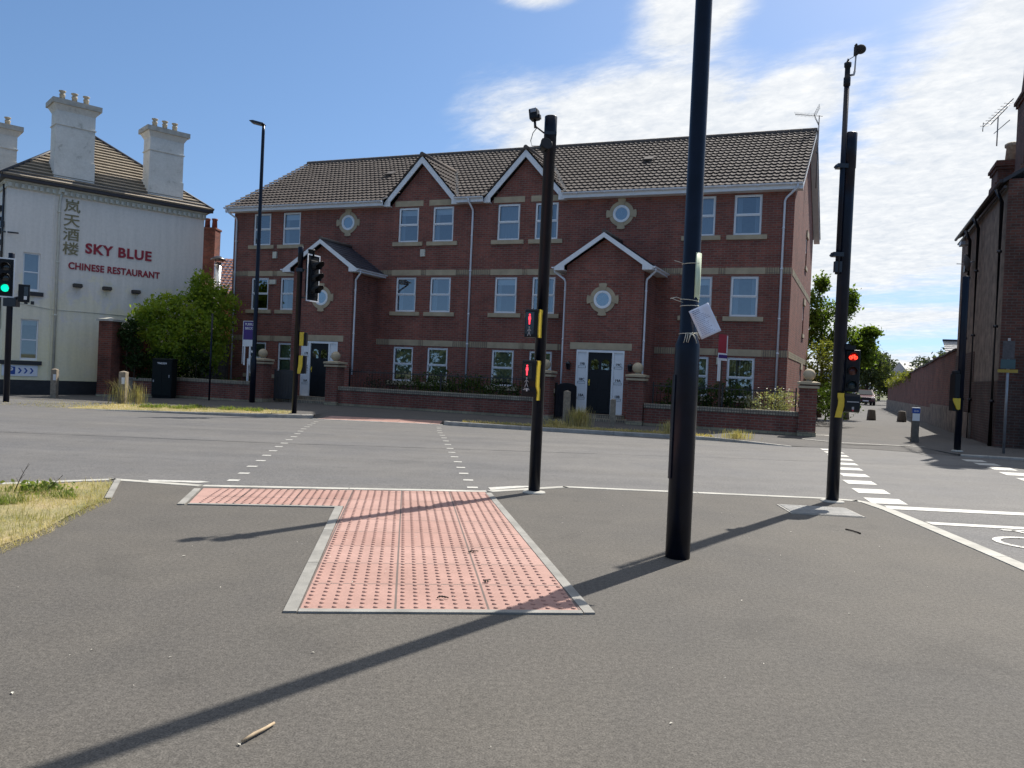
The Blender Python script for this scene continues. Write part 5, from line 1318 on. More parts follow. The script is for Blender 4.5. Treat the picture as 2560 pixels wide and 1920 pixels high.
# --- large lamp column in front, going out of the top of the picture
t = empty('lamp_column', (1.14, 5.13, 0), 'thick dark lamp column with a wide base in the foreground', 'lamp column')
g = MB(); g.lathe([(.080, -.02), (.080, 1.375), (.078, 1.40), (.058, 1.465), (.0565, 1.47), (.054, 4.0), (.045, 8.0), (.044, 8.02)], (0, 0, 0), 32); g.build('column', 'pole', t)
g = MB(); g.ring((0, 0), .081, .087, .52, 1.20, 8, R(150), R(205)); g.v = [Vector((p.x, p.z, p.y)) for p in g.v]; g.build('access_door', 'pole', t)
g = MB(); g.prism([(0, 7.95), (-.25, 8.03), (-.7, 8.08), (-.72, 8.11), (-.3, 8.13), (.05, 8.05)], -.14, .14); g.build('lantern', 'black_metal', t, bevel=.01)
# posters tied to it
def sheet(mb, c, nrm_rz, w, h, rot, curl, mtl):
    k = 10; mt = Matrix.Translation(c) @ Matrix.Rotation(nrm_rz, 4, 'Z') @ Matrix.Rotation(rot, 4, 'Y')
    vs = []; fs = []
    for j in range(k + 1):
        for i in range(k + 1):
            x = (i / k - .5) * w; z = (j / k - .5) * h
            y = -curl * (sin((i / k) * pi) * .5 + (i / k) ** 3 * .6 * (1 - j / k)) + .006 * sin(7 * x / w + 3 * z / h)
            vs.append(mt @ Vector((x, y, z)))
    for j in range(k):
        for i in range(k): a = j * (k + 1) + i; fs.append((a, a + 1, a + k + 2, a + k + 1))
    mb.add(vs, fs, True); return mt
ps = empty('notice_sheet', (1.23, 5.03, 1.55), 'crumpled white laminated notice hanging askew from the thick lamp column', 'notice')
po = Vector(ps.location)
g = MB(xf=lambda p: p - po); mt = sheet(g, (1.225, 5.045, 1.555), R(-8), .135, .20, R(-27), .02, None); q = g.build('sheet', 'paper', ps, fix=False); q.modifiers.new('solid', 'SOLIDIFY').thickness = .0012
g = MB(xf=lambda p: p - po); rnd = random.Random(8)
for i in range(15):
    L = rnd.uniform(.05, .1) if i > 2 else .05; z = .085 - i * .0118
    for s0 in range(6):
        xa = -.052 + L * s0 / 6; xb = xa + L / 6 * rnd.uniform(.6, .95)
        yy = lambda x: -.02 * (sin((x / .135 + .5) * pi) * .5 + (x / .135 + .5) ** 3 * .6 * (1 - (z / .2 + .5))) + .006 * sin(7 * x / .135 + 3 * z / .2) - .0022
        hgt = .0045 if i < 3 else .0022
        g.add([mt @ Vector((xa, yy(xa), z)), mt @ Vector((xb, yy(xb), z)), mt @ Vector((xb, yy(xb), z + hgt)), mt @ Vector((xa, yy(xa), z + hgt))], [(0, 1, 2, 3)])
g.build('printed_lines', 'print', ps, fix=False)
p2 = empty('notice_sheet', (1.19, 5.07, 1.85), 'faded greenish notice wrapped around the side of the thick lamp column, upper one', 'notice')
g = MB(); k = 8; vs = []
for j in range(2):
    for i in range(k + 1):
        a = R(-75) + R(75) * i / k; r_ = .059 + .006 * (i / k) ** 2; vs.append((1.14 + r_ * cos(a) - 1.19, 5.13 + r_ * sin(a) - 5.07, (2.0 if j else 1.70) - 1.85 + (.0 if j else .012 * sin(i))))
g.add(vs, [(i, i + 1, k + 2 + i, k + 1 + i) for i in range(k)], True); q = g.build('sheet', 'paper_back', p2, fix=False); q.modifiers.new('solid', 'SOLIDIFY').thickness = .0012
st = empty('string_ties', (1.14, 5.13, 1.46), 'pale strings knotted around the lamp column at the notices', 'string')
g = MB(); o_ = Vector((1.14, 5.13, 1.46)); g.xf = lambda p: p - o_
def loop(z, r_, tilt=.0): g.tube([(1.14 + r_ * cos(2 * pi * i / 20), 5.13 + r_ * sin(2 * pi * i / 20), z + tilt * cos(2 * pi * i / 20)) for i in range(21)], .0022, 5)
loop(1.475, .060, .004); loop(1.69, .060, -.006); loop(1.655, .060, .002); loop(1.93, .059, .003)
rnd = random.Random(5)
for i in range(9):
    a = R(rnd.uniform(-115, -60)); p_ = (1.14 + .062 * cos(a), 5.13 + .062 * sin(a), 1.475)
    e_ = (p_[0] + rnd.uniform(-.035, .05), p_[1] - rnd.uniform(.01, .04), p_[2] - rnd.uniform(.01, .07)); g.tube([p_, ((p_[0] + e_[0]) / 2, (p_[1] + e_[1]) / 2 - .015, (p_[2] + e_[2]) / 2 + .012), e_], .0022, 5)
for z, dx in ((1.70, -.06), (1.68, -.055), (1.93, -.045)): g.tube([(1.09, 5.10, z - .005), (1.06 + dx * .3, 5.08, z + .005), (1.06 + dx, 5.07, z + rnd.uniform(-.015, .02))], .002, 5)
g.build('strings', 'string', st)

# --- generic three-lamp head
def visor(mb, c, r_, L, n, mt, drop=.0):
    a0, a1 = R(-35), R(215); vs = []
    for j in range(2):
        for i in range(n + 1):
            a = a0 + (a1 - a0) * i / n; LL = L * (.55 + .45 * max(0, sin(a)) ** .5) if j else 0
            for rr in (r_, r_ - .006): vs.append(mt @ Vector((c[0] + rr * cos(a), c[1] - LL, c[2] + rr * sin(a))))
    m_ = 2 * (n + 1); fs = []
    for i in range(n):
        a = 2 * i
        fs += [(a, a + 2, m_ + a + 2, m_ + a), (a + 1, m_ + a + 1, m_ + a + 3, a + 3), (m_ + a, m_ + a + 2, m_ + a + 3, m_ + a + 1)]
    mb.add(vs, fs, True)
def signal_head(par, base, rz, z_top, W_, Hm, lamps, board=None, R_=None, vis=.2, depth=.14):
    mt = Matrix.Translation(base) @ Matrix.Rotation(rz, 4, 'Z')          # lamps face local -y
    g = MB(); g.box(-W_ / 2, W_ / 2, 0, depth, z_top - Hm, z_top, mt); hd = g.build('signal_head', 'black_plastic', par, bevel=.012)
    n = len(lamps); R_ = R_ or Hm / n * .36
    if board:
        bw, bh = board; g = MB(); zc = z_top - Hm / 2
        g.box(-bw / 2, bw / 2, .03, .045, zc - bh / 2, zc + bh / 2, mt); g.build('backing_board', 'black_plastic', hd)
        g = MB(); e = .035; y0_, y1_ = .022, .0295
        for a, b2, c, d in ((-bw / 2, bw / 2, zc + bh / 2 - e, zc + bh / 2), (-bw / 2, bw / 2, zc - bh / 2, zc - bh / 2 + e), (-bw / 2, -bw / 2 + e, zc - bh / 2 + e, zc + bh / 2 - e), (bw / 2 - e, bw / 2, zc - bh / 2 + e, zc + bh / 2 - e)): g.box(a, b2, y0_, y1_, c, d, mt)
        g.build('white_border', 'white', hd)
    for i, (lm, nm) in enumerate(lamps):
        zc = z_top - Hm * (i + .5) / n
        g = MB(); g.lathe([(.001, .012), (R_ * .6, .009), (R_ * .9, .0)], (0, 0, 0), 20, mt @ Matrix.Translation((0, -.003, zc)) @ Matrix.Rotation(R(90), 4, 'X'), False); g.build(nm, lm, hd)
        g = MB(); visor(g, (0, 0, zc), R_ * 1.02, vis, 16, mt); g.build('visor', 'black_plastic', hd, fix=False)
    return hd, mt

# --- near right pole: cycle signal, slim mast with a windshielded microphone
t = empty('signal_pole', (3.345, 8.02, 0), 'dark signal pole with a red cycle signal and a slim mast clamped to its left', 'signal pole')
g = MB(); g.lathe([(.062, 0), (.062, 3.1), (.062, 3.42), (.067, 3.421), (.067, 3.775), (.062, 3.78)], (0, 0, 0), 24); g.build('pole', 'pole', t)
g = MB(); g.lathe([(.12, -.002), (.115, .01), (.075, .016), (.063, .018)], (0, 0, 0), 20); g.build('base_collar', 'concrete', t)
hd, mt = signal_head(t, (.125, -.035, 0), R(-14), 1.565, .145, .43, [('red_em2', 'red_cycle_lamp'), ('amber_off', 'lamp_lens'), ('green_off', 'lamp_lens')], None, .048, .05, .12)
g = MB(); zc = 1.565 - .43 / 6   # small cycle symbol mask
for s in (-1, 1): g.ring((s * .023, zc - .008), .010, .0175, -.021, -.018, 14)
for a, b2 in (((-.023, -.008), (-.008, .016)), ((-.008, .016), (.012, .016)), ((.023, -.008), (.010, .024)), ((-.006, -.008), (.012, .014)), ((-.023, -.008), (-.004, -.008))):
    d = Vector((b2[0] - a[0], b2[1] - a[1])).normalized(); nn = Vector((-d.y, d.x)) * .0028
    g.prism([(a[0] - nn.x, zc + a[1] - nn.y), (b2[0] - nn.x, zc + b2[1] - nn.y), (b2[0] + nn.x, zc + b2[1] + nn.y), (a[0] + nn.x, zc + a[1] + nn.y)], -.021, -.018)
g.v = [mt @ p for p in g.v]; g.build('cycle_symbol', 'red_em3', hd)
g = MB(); g.box(.03, .14, -.06, .04, 1.5655, 1.61); g.box(.04, .1, -.03, .03, 1.611, 1.625); g.box(.0, .09, -.02, .03, 1.08, 1.13); g.build('bracket', 'black_plastic', t)
g = MB(); mb_ = Matrix.Translation((.125, -.04, 0)) @ Matrix.Rotation(R(-10), 4, 'Z'); g.prism([(-.05, .93), (-.065, .95), (-.065, 1.00), (-.06, 1.09), (-.04, 1.12), (.06, 1.12), (.06, .94), (.03, .925)], -.075, .075, 'x', mb_); pb = g.build('push_button_box', 'black_plastic', t, bevel=.008)
g = MB(); g.box(-.055, .06, -.068, -.0655, 1.03, 1.04, mb_); g.box(-.005, .015, -.069, -.0655, .955, .985, mb_); g.build('push_button', 'grey_mark', pb); g = MB(); g.box(-.004, .012, -.071, -.069, .94, .958, mb_); g.build('red_mark', 'red_board', pb)
g = MB(); prof = [(.87, -.018), (.93, -.008), (.99, .006), (1.04, .010), (1.085, .0), (1.12, .0)]
a = [(-.045 + (d - .01), z) for z, d in prof] + [(.008 + d, z) for z, d in reversed(prof)]
g.prism(a, -.0775, -.0655, 'y', Matrix.Translation((.028, .0, 0))); g.build('yellow_edge', 'yellow', pb)
g = MB(); g.tube([(-.075, -.03, 2.33), (-.075, -.03, 4.24)], .026, 14); g.build('slim_mast', 'pole', t)
for z in (3.43, 2.53): g = MB(); g.box(-.135, -.03, -.065, .02, z - .022, z + .022); g.tube([(-.15, -.05, z - .01), (-.15, -.02, z - .01)], .014, 6); g.build('clamp', 'black_metal', t)
g = MB(); g.box(-.11, -.04, -.055, -.005, 2.35, 2.46); g.build('mast_foot', 'black_metal', t)
g = MB(); g.lathe([(.026, 4.2405), (.034, 4.25), (.034, 4.33), (.026, 4.34), (.026, 4.43), (.034, 4.44), (.036, 4.48), (.02, 4.485), (.006, 4.52), (.005, 4.525)], (-.075, -.03, 0), 14); g.build('mast_adapter', 'black_plastic', t)
g = MB(); g.tube([(-.05, -.03, 4.355), (-.01, -.03, 4.365), (-.002, -.03, 4.40)], .012, 8); g.tube([(-.002, -.03, 4.39), (.003, -.03, 4.57)], .008, 8); g.tube([(-.075, -.03, 4.51), (.0, -.03, 4.56)], .004, 5); g.build('microphone_arm', 'grey_metal', t)
g = MB(); g.ball((.047, -.03, 4.625), .047, 16, (1.15, 1, 1)); g.box(-.012, .02, -.055, -.005, 4.565, 4.655); g.tube([(-.01, -.03, 4.655), (.005, -.03, 4.675)], .012, 6); g.build('foam_windshield', 'foam', t)

# --- signal across the road, seen side on
t = empty('signal_pole', (-5.974, 21.54, -.17), 'signal pole across the road with a white bordered three lamp head seen from the side', 'signal pole')
g = MB(); g.lathe([(.07, 0), (.07, 4.2), (.075, 4.201), (.075, 4.58), (.07, 4.585)], (0, 0, 0), 18); g.build('pole', 'pole', t)
hd, mt = signal_head(t, (.37, .08, .17), R(62), 4.07, .26, .98, [('dark_glass', 'lamp_lens')] * 3, (.5, 1.30), .125, .30, .2)
g = MB(); g.tube([(0, 0, 3.95), (.32, .1, 4.0)], .02, 6); g.tube([(0, 0, 3.2), (.34, .1, 3.2)], .02, 6); g.box(-.09, .09, -.09, .09, 3.9, 4.0); g.build('bracket', 'black_metal', t)
g = MB(); g.lathe([(.085, 4.32), (.09, 4.5), (.11, 4.52), (.09, 4.54)], (.27, .1, 0), 14); g.build('detector', 'black_plastic', t)
for z0_, z1_, low in ((1.87, 2.24, 0), (1.1, 1.6, 1)):
    g = MB(); g.box(.09, .26, -.02, .14, z0_, z1_); pb = g.build('push_button_box', 'black_plastic', t, bevel=.01)
    prof = [(z0_, .02 if low else 0), (z0_ + .08, .02 if low else 0), (z0_ + .2, -.0), (z1_ - .05, 0), (z1_, 0)]
    g = MB(); q = [(.075 - (.05 * (1 - min(1, (z - z0_) / .22)) if low else 0), z) for z, d in prof] + [(.185 - (.05 * (1 - min(1, (z - z0_) / .22)) if low else 0), z) for z, d in reversed(prof)]
    g.prism(q, -.045, -.0205); g.build('yellow_edge', 'yellow', pb)

# --- signal at the left edge of the picture
t = empty('signal_pole', (-14.46, 22.16, -.32), 'signal at the left edge showing a green light on a white bordered board', 'signal pole')
g = MB(); g.lathe([(.08, 0), (.08, 4.3), (.075, 4.31)], (0, .2, 0), 18); g.build('pole', 'pole', t)
hd, mt = signal_head(t, (-.02, .0, .32), R(24), 3.72, .26, .90, [('dark_glass', 'lamp_lens'), ('dark_glass', 'lamp_lens'), ('green_em', 'green_lamp')], (.44, 1.12), .115, .22, .2)
g = MB(); g.box(-.1, .26, .05, .25, 2.78, 3.02); g.tube([(.0, .2, 3.0), (.3, .1, 3.05)], .03, 6); g.build('bracket', 'black_metal', t)
g = MB(); mt2 = Matrix.Translation((.46, .1, 0)) @ Matrix.Rotation(R(30), 4, 'Z'); g.box(-.14, .14, -.06, .10, 2.92, 3.42, mt2); bx = g.build('signal_box', 'black_plastic', t, bevel=.01)
g = MB(); g.box(.0, .10, -.064, -.0605, 3.1, 3.36, mt2); g.build('display_face', 'dark_glass', bx); g = MB(); g.box(.0, .075, -.066, -.0605, 2.99, 3.09, mt2); g.build('white_label', 'white_mark', bx)

# --- signal pole by the dark building on the right
t = empty('signal_pole', (10.50, 18.30, -.17), 'tall dark signal pole with a yellow edged box beside the dark corner building', 'signal pole')
g = MB(); g.lathe([(.075, 0), (.075, 4.1), (.07, 4.11)], (0, 0, 0), 18); g.build('pole', 'pole', t)
g = MB(); g.lathe([(.13, 0), (.12, .03), (.08, .04)], (0, 0, 0), 16); g.build('base_collar', 'concrete', t)
g = MB(); g.box(-.18, -.06, -.10, .14, 1.2, 1.82); g.prism([(-.18, 1.82), (-.06, 1.82), (-.08, 1.9), (-.16, 1.9)], -.08, .1); pb = g.build('signal_head', 'black_plastic', t, bevel=.015)
g = MB(); g.prism([(-.22, 1.25), (-.22, 1.2), (-.13, 1.0), (-.10, .98), (-.06, 1.0), (-.06, 1.25)], -.14, -.101); g.build('yellow_edge', 'yellow', pb)
g = MB(); g.box(-.2, -.06, -.10, .10, .95, 1.199); g.build('push_button_box', 'black_plastic', t, bevel=.01)

# --- slim lamp column across the road
t = empty('lamp_column', (-9.12, 27.5, -.22), 'tall slim dark lamp column with a flat lantern in front of the brick apartments', 'lamp column')
g = MB(); g.lathe([(.095, 0), (.095, 1.5), (.075, 1.6), (.055, 9.5), (.045, 9.72)], (0, 0, 0), 18); g.build('column', 'pole', t)
g = MB(); mtl = Matrix.Translation((-.05, 0, 9.80)) @ Matrix.Rotation(R(8), 4, 'Y'); g.prism([(-.42, -.02), (-.34, -.05), (.02, -.075), (.10, -.02), (.08, .0), (-.30, .03), (-.42, .0)], -.14, .14, 'y', mtl); g.build('lantern', 'black_metal', t, bevel=.008)
g = MB(); g.box(-.075, -.02, -.12, -.095, 1.75, 1.82); g.build('number_plate', 'white_mark', t)

# --- bollards
BG = 'square timber bollards along the footway'
def timber(x, y, h, w, label, lean=0, band=True):
    t = empty('timber_bollard', (x, y, zf(x)), label, 'bollard', R(random.Random(int(x * 10)).uniform(-15, 15)), BG)
    g = MB(); s_ = w / 2
    g.box(-s_, s_, -s_, s_, -.1, h - .04); g.add([(-s_, -s_, h - .0395), (s_, -s_, h - .0395), (s_, s_, h - .0395), (-s_, s_, h - .0395), (0, 0, h)], [(0, 1, 4), (1, 2, 4), (2, 3, 4), (3, 0, 4)]); g.build('post', 'timber', t, bevel=.008)
    if band:
        g = MB(); g.box(-s_ * .1, s_ * .85, -s_ - .006, -s_ - .001, h * .60, h * .80); g.build('reflector', 'white_mark', t)
timber(-15.81, 27.0, 1.02, .19, 'plain timber bollard standing in front of the cream restaurant wall')
timber(-12.08, 24.29, 1.02, .21, 'timber bollard with white reflector in tall weeds by the grey cabinet')
timber(1.52, 21.34, .98, .16, 'timber bollard in dry grass clump, left of the white door panels', band=False)
timber(2.84, 21.76, .80, .15, 'timber bollard in the shade in front of the panel marked 18B', band=False)
def stub(x, y, label):
    t = tag(MB().lathe([(.20, 0), (.195, .1), (.165, .46), (.13, .50), (.02, .515)], (0, 0, 0), 16).build('stub_bollard', 'concrete_stub'), label, 'bollard', 'short concrete bollards across the lane'); t.location = (x, y, zf(x) - .01)
stub(16.58, 35.9, 'short tapered concrete bollard, middle one of the three in the lane')
stub(17.75, 35.45, 'short tapered concrete bollard, nearest the brick lane wall')
stub(15.03, 35.14, 'short concrete bollard partly hidden behind the red cycle signal pole')
t = empty('cycle_bollard', (10.97, 21.16, -.17), 'square dark bollard with blue cycle sign on its top at the lane mouth', 'bollard', R(-20))
g = MB(); g.prism([(-.095, 0), (-.11, .08), (-.09, .1), (-.088, .92), (.088, .92), (.09, .1), (.11, .08), (.095, 0)], -.088, .088); g.build('post', 'concrete_stub', t, bevel=.01)
g = MB(); g.box(-.089, .089, -.0935, -.0885, .58, .78); g.build('reflector', 'white_mark', t)
g = MB(); g.box(-.093, .093, -.094, .094, .79, .915); g.build('sign_face', 'blue_sign', t); g = MB(); g.box(-.096, .096, -.097, .097, .9205, .94); g.build('cap', 'white_mark', t)
g = MB()
for s in (-1, 1): g.ring((s * .03, .845), .016, .023, -.0965, -.0945, 12)
g.build('cycle_symbol', 'white_mark', t)

# --- cabinets
t = empty('control_cabinet', (-13.0, 29.0, -.30), 'tall dark green control cabinet with a small white number near its top', 'cabinet', R(-4))
g = MB(); g.box(-.36, .36, 0, .36, 0, .08); g.box(-.38, .38, -.02, .38, .0805, 1.42); g.prism([(-.03, 1.4205), (.40, 1.4205), (.40, 1.47), (.18, 1.50), (-.03, 1.46)], -.40, .40, 'x'); g.build('body', 'cabinet', t, bevel=.01)
g = MB(); g.box(-.35, -.004, -.03, -.021, .12, 1.39); g.build('door', 'cabinet', t); g = MB(); g.box(.004, .35, -.03, -.021, .12, 1.39); dr = g.build('door', 'cabinet', t)
g = MB(); g.box(-.33, -.29, -.037, -.031, .60, .68); g.box(.27, .30, -.037, -.031, .78, .88); g.build('handle', 'grey_mark', dr)
text('cabinet_number', 'TR0339', .095, tface(.0, -.033, 1.30), 'white_mark', t, .002, .001, 'CENTER', 1.2)
t = empty('service_cabinet', (-13.0, 26.2, -.30), 'small grey service cabinet just left of the timber bollard in weeds', 'cabinet', R(-8))
g = MB(); g.box(-.17, .17, 0, .2, 0, .74); g.box(-.19, .19, -.02, .22, .7405, .79); g.build('body', 'small_cab', t, bevel=.008)
g = MB(); g.box(-.14, .14, -.008, -.0005, .08, .70); g.build('door', 'small_cab', t); g = MB(); g.box(-.06, .06, -.012, -.0085, .48, .62); g.build('label_plate', 'blue_sign', t)
# --- boards of letting agents, in the gardens
t = empty('agent_board', apw(-8.62, -2.6, -.17), 'purple and white agents board on a post, partly behind the slim lamp column', 'sign board', R(-21))
g = MB(); g.box(-.03, .03, -.03, .03, 0, 1.5); g.build('post', 'white_board', t)
g = MB(); g.box(-.24, .30, -.045, -.031, 2.2, 2.88); g.build('board', 'purple', t)
g = MB()
for a, b2, c, d in ((-.26, -.24, 1.3, 2.9), (.30, .32, 1.3, 2.9), (-.24, .30, 2.88, 2.9)): g.box(a, b2, -.05, -.025, c, d)
g.build('frame', 'white_board', t); g = MB(); g.box(-.24, .30, -.045, -.031, 1.95, 2.199); g.box(-.2, -.13, -.045, -.031, 1.25, 1.949); g.box(.05, .12, -.045, -.031, 1.25, 1.949); g.build('lower_panel', 'white_board', t)
text('board_text', 'PURPLE', .13, tface(.03, -.047, 2.77), 'white_mark', t, .002, .001, 'CENTER', .95); text('board_text', 'BRICKS', .13, tface(.03, -.047, 2.62), 'white_mark', t, .002, .001, 'CENTER', .95)
t = empty('agent_board', apw(8.58, -2.6, -.17), 'narrow red and white agents board on a post in the dark hedge', 'sign board', R(-21) + R(68))
g = MB(); g.box(-.035, .035, -.025, .025, 0, 2.75); g.build('post', 'brown_timber', t)
g = MB(); g.box(-.26, .26, -.045, -.026, 2.25, 2.80); g.build('board', 'red_board', t); g = MB(); g.box(-.26, .26, -.046, -.027, 2.03, 2.249); g.box(-.25, -.10, -.046, -.026, 1.42, 2.029); g.build('lower_panel', 'white_board', t)
g = MB(); g.box(-.26, .26, -.049, -.0465, 2.1, 2.2); g.build('label_strip', 'purple', t)
g = MB(); g.box(.20, .26, -.05, -.0455, 2.26, 2.78); g.build('white_stripe', 'white_mark', t)
tag(MB().tube([(0, 0, 0), (0, 0, 3.15)], .035, 8).build('thin_post', 'pole'), 'thin dark blue post standing before the grey board fence', 'post').location = (-10.95, 28.3, -.26)
# --- parking sign post near the dark building
t = empty('sign_post', (11.62, 18.35, -.17), 'grey sign post with small panels and a yellow plate at the dark building', 'sign post', R(-35))
t.scale = (.92, .92, .92)
g = MB(); g.tube([(0, 0, 0), (0, 0, 2.95)], .032, 10); g.build('post', 'grey_metal', t)
g = MB(); g.box(-.13, .13, -.055, -.04, 2.42, 2.88); g.build('sign_panel', 'fence', t); g = MB(); g.box(-.16, .16, -.058, -.04, 2.17, 2.41); g.build('sign_panel', 'dull_green', t); g = MB(); g.box(-.22, .22, -.058, -.04, 2.07, 2.15); g.build('yellow_plate', 'dull_yellow', t)
#PART4
# ================================================================== GRASS AND WEEDS
def strip_w(p0, p1, w):
    p0, p1 = Vector(p0), Vector(p1); d = (p1 - p0).normalized(); nn = Vector((-d.y, d.x)) * w; c = [p0, p1, p1 + nn, p0 + nn]
    return MB().add([(q.x, q.y, z) for z in (-.05, .012) for q in c], [(0, 1, 2, 3), (4, 5, 6, 7), (0, 1, 5, 4), (1, 2, 6, 5), (2, 3, 7, 6), (3, 0, 4, 7)])
def inside(x, y, P):
    c = False; j = len(P) - 1
    for i in range(len(P)):
        if (P[i][1] > y) != (P[j][1] > y) and x < (P[j][0] - P[i][0]) * (y - P[i][1]) / (P[j][1] - P[i][1]) + P[i][0]: c = not c
        j = i
    return c
def grass(name, P, zfun, n, h, mat, kind='stuff', lean=.9, wd=.0035, seed=1, dens=None, thatch=True):
    rnd = random.Random(seed); xs = [p[0] for p in P]; ys = [p[1] for p in P]
    root = empty(name, (sum(xs) / len(xs), sum(ys) / len(ys), 0)); tag(root, kind=kind); o_ = Vector(root.location)
    if thatch:
        b = bmesh.new(); f = b.faces.new([b.verts.new((x - o_.x, y - o_.y, 0)) for x, y in P]); bmesh.ops.triangulate(b, faces=[f])
        bmesh.ops.subdivide_edges(b, edges=b.edges, cuts=6, use_grid_fill=True)
        for v in b.verts: v.co.z = zfun(v.co.x + o_.x, v.co.y + o_.y) + .008 + .012 * mnoise.noise(Vector((v.co.x * 4, v.co.y * 4, 0)))
        me = bpy.data.meshes.new('thatch'); b.to_mesh(me); b.free(); me.materials.append(M['straw']); o = bpy.data.objects.new('thatch', me); COL.objects.link(o); o.parent = root
    g = MB(xf=lambda p: p - o_); k = 0
    while k < n:
        x, y = rnd.uniform(min(xs), max(xs)), rnd.uniform(min(ys), max(ys))
        if not inside(x, y, P): continue
        if dens and rnd.random() > dens(x, y): continue
        k += 1; z = zfun(x, y); a = rnd.uniform(0, 2 * pi); L = h * rnd.uniform(.4, 1.3); lx, ly = cos(a) * L * lean * rnd.random(), sin(a) * L * lean * rnd.random()
        wx, wy = -sin(a) * wd, cos(a) * wd; hz = L * rnd.uniform(.25, 1)
        g.add([(x - wx, y - wy, z), (x + wx, y + wy, z), (x + lx * .5 + wx * .7, y + ly * .5 + wy * .7, z + hz * .7), (x + lx, y + ly, z + hz * .9), (x + lx * .5 - wx * .7, y + ly * .5 - wy * .7, z + hz * .7)], [(0, 1, 2, 4), (4, 2, 3)])
    g.build('blades', mat, root, fix=False); return root
GN = [(-2.98, 4.55), (-3.0, 5.0), (-3.12, 5.6), (-3.22, 6.2), (-3.62, 7.16), (-4.3, 6.78), (-5.2, 6.2), (-7, 5.1), (-9, 4.1), (-9, 2.2), (-5, 3.2), (-3.6, 3.9)]
dn = lambda x, y: .5 + .5 * mnoise.noise(Vector((x * 2.2, y * 2.2, 1)))
grass('grass', GN, lambda x, y: .0, 34000, .07, 'dry_grass', dens=dn, seed=3, wd=.0016)
grass('grass', [(-3.4, 6.2), (-3.9, 6.7), (-4.6, 6.3), (-5.4, 5.7), (-5.2, 5.0), (-4.2, 5.3)], lambda x, y: .005, 2600, .085, 'weed', thatch=False, seed=5, wd=.0025, dens=lambda x, y: max(0, mnoise.noise(Vector((x * 3, y * 3, 4))) * 2))
tag(strip_w((-3.25, 6.3), (-3.66, 7.27), -.05).build('edging', 'edging'), kind='structure')
# straggling clumps along the edge
grass('grass', [(-3.0, 4.4), (-3.03, 5.0), (-3.15, 5.6), (-3.26, 6.25), (-3.15, 6.25), (-3.05, 5.6), (-2.92, 5.0), (-2.86, 4.4)], lambda x, y: .0, 900, .05, 'dry_grass', thatch=False, seed=6, lean=1.8, wd=.0016)
VL = [(-6.0, 20.98), (-6.7, 20.93), (-9.5, 20.84), (-13.5, 20.86), (-25, 20.44), (-30, 20.2), (-30, 23.8), (-16.4, 24.3), (-12.6, 23.9), (-7.6, 22.9), (-6.1, 22.3)]
grass('grass', VL, lambda x, y: zf(x), 20000, .09, 'dry_grass', seed=8, wd=.004)
grass('grass', [(-6.5, 22.4), (-7.6, 22.8), (-11, 23.4), (-11, 22.2), (-7, 21.6)], lambda x, y: zf(x), 2600, .13, 'weed', thatch=False, seed=9, wd=.008, dens=lambda x, y: max(0, mnoise.noise(Vector((x * 2, y * 2, 4))) * 2))
VR = [(p[0], p[1] + .15) for p in [(-1.3, 20.78), (-.64, 20.6), (1.18, 20.19), (2.64, 19.92), (4.1, 19.7), (5.1, 19.3)]] + [(5.1, 19.75), (4.1, 20.2), (2.64, 20.45), (1.18, 20.75), (-.64, 21.05), (-1.3, 21.1)]
grass('grass', VR, lambda x, y: zf(x), 3800, .09, 'dry_grass', seed=10, wd=.006)
def tuft(x, y, n, h, label, mat='dry_grass', spread=.12, lean=.7, seed=1):
    z = zf(x) if y > 15 else 0; rnd = random.Random(seed)
    g = MB()
    for _ in range(n):
        a = rnd.uniform(0, 2 * pi); r_ = rnd.gauss(0, spread); bx, by = r_ * cos(a * 3.1), r_ * sin(a * 3.1); L = h * rnd.uniform(.45, 1.1); ll = L * lean * rnd.random(); w_ = .004
        lx, ly = cos(a) * ll, sin(a) * ll; wx, wy = -sin(a) * w_, cos(a) * w_
        g.add([(bx - wx, by - wy, 0), (bx + wx, by + wy, 0), (bx + lx * .4 + wx, by + ly * .4 + wy, L * .6), (bx + lx, by + ly, L * (1 - lean * .35 * rnd.random())), (bx + lx * .4 - wx, by + ly * .4 - wy, L * .6)], [(0, 1, 2, 4), (4, 2, 3)])
    o = g.build('weed_clump', mat, None, fix=False); o.location = (x, y, z); tag(o, label, 'weeds'); return o
tuft(-12.1, 24.25, 170, .85, 'tall dry weeds around the timber bollard with white reflector', seed=2, spread=.22, lean=.5)
tuft(-11.6, 24.3, 150, .7, 'reddish dry weeds right of the timber bollard with white reflector', seed=12, spread=.14, lean=.35)
tuft(1.85, 21.0, 700, .60, 'big dry grass tuft at the timber bollard left of the door panels', seed=3, spread=.16, lean=.6)
tuft(1.25, 20.85, 420, .25, 'low dry grass clump left of the timber bollard, at the kerb', seed=4, spread=.25, lean=1.2)
tuft(4.2, 20.05, 420, .38, 'dry grass tuft at the kerb behind the thick lamp column', seed=6, spread=.25)
tuft(5.6, 19.3, 300, .26, 'small dry grass tuft at the lowered end of the right kerb', seed=7, spread=.25)
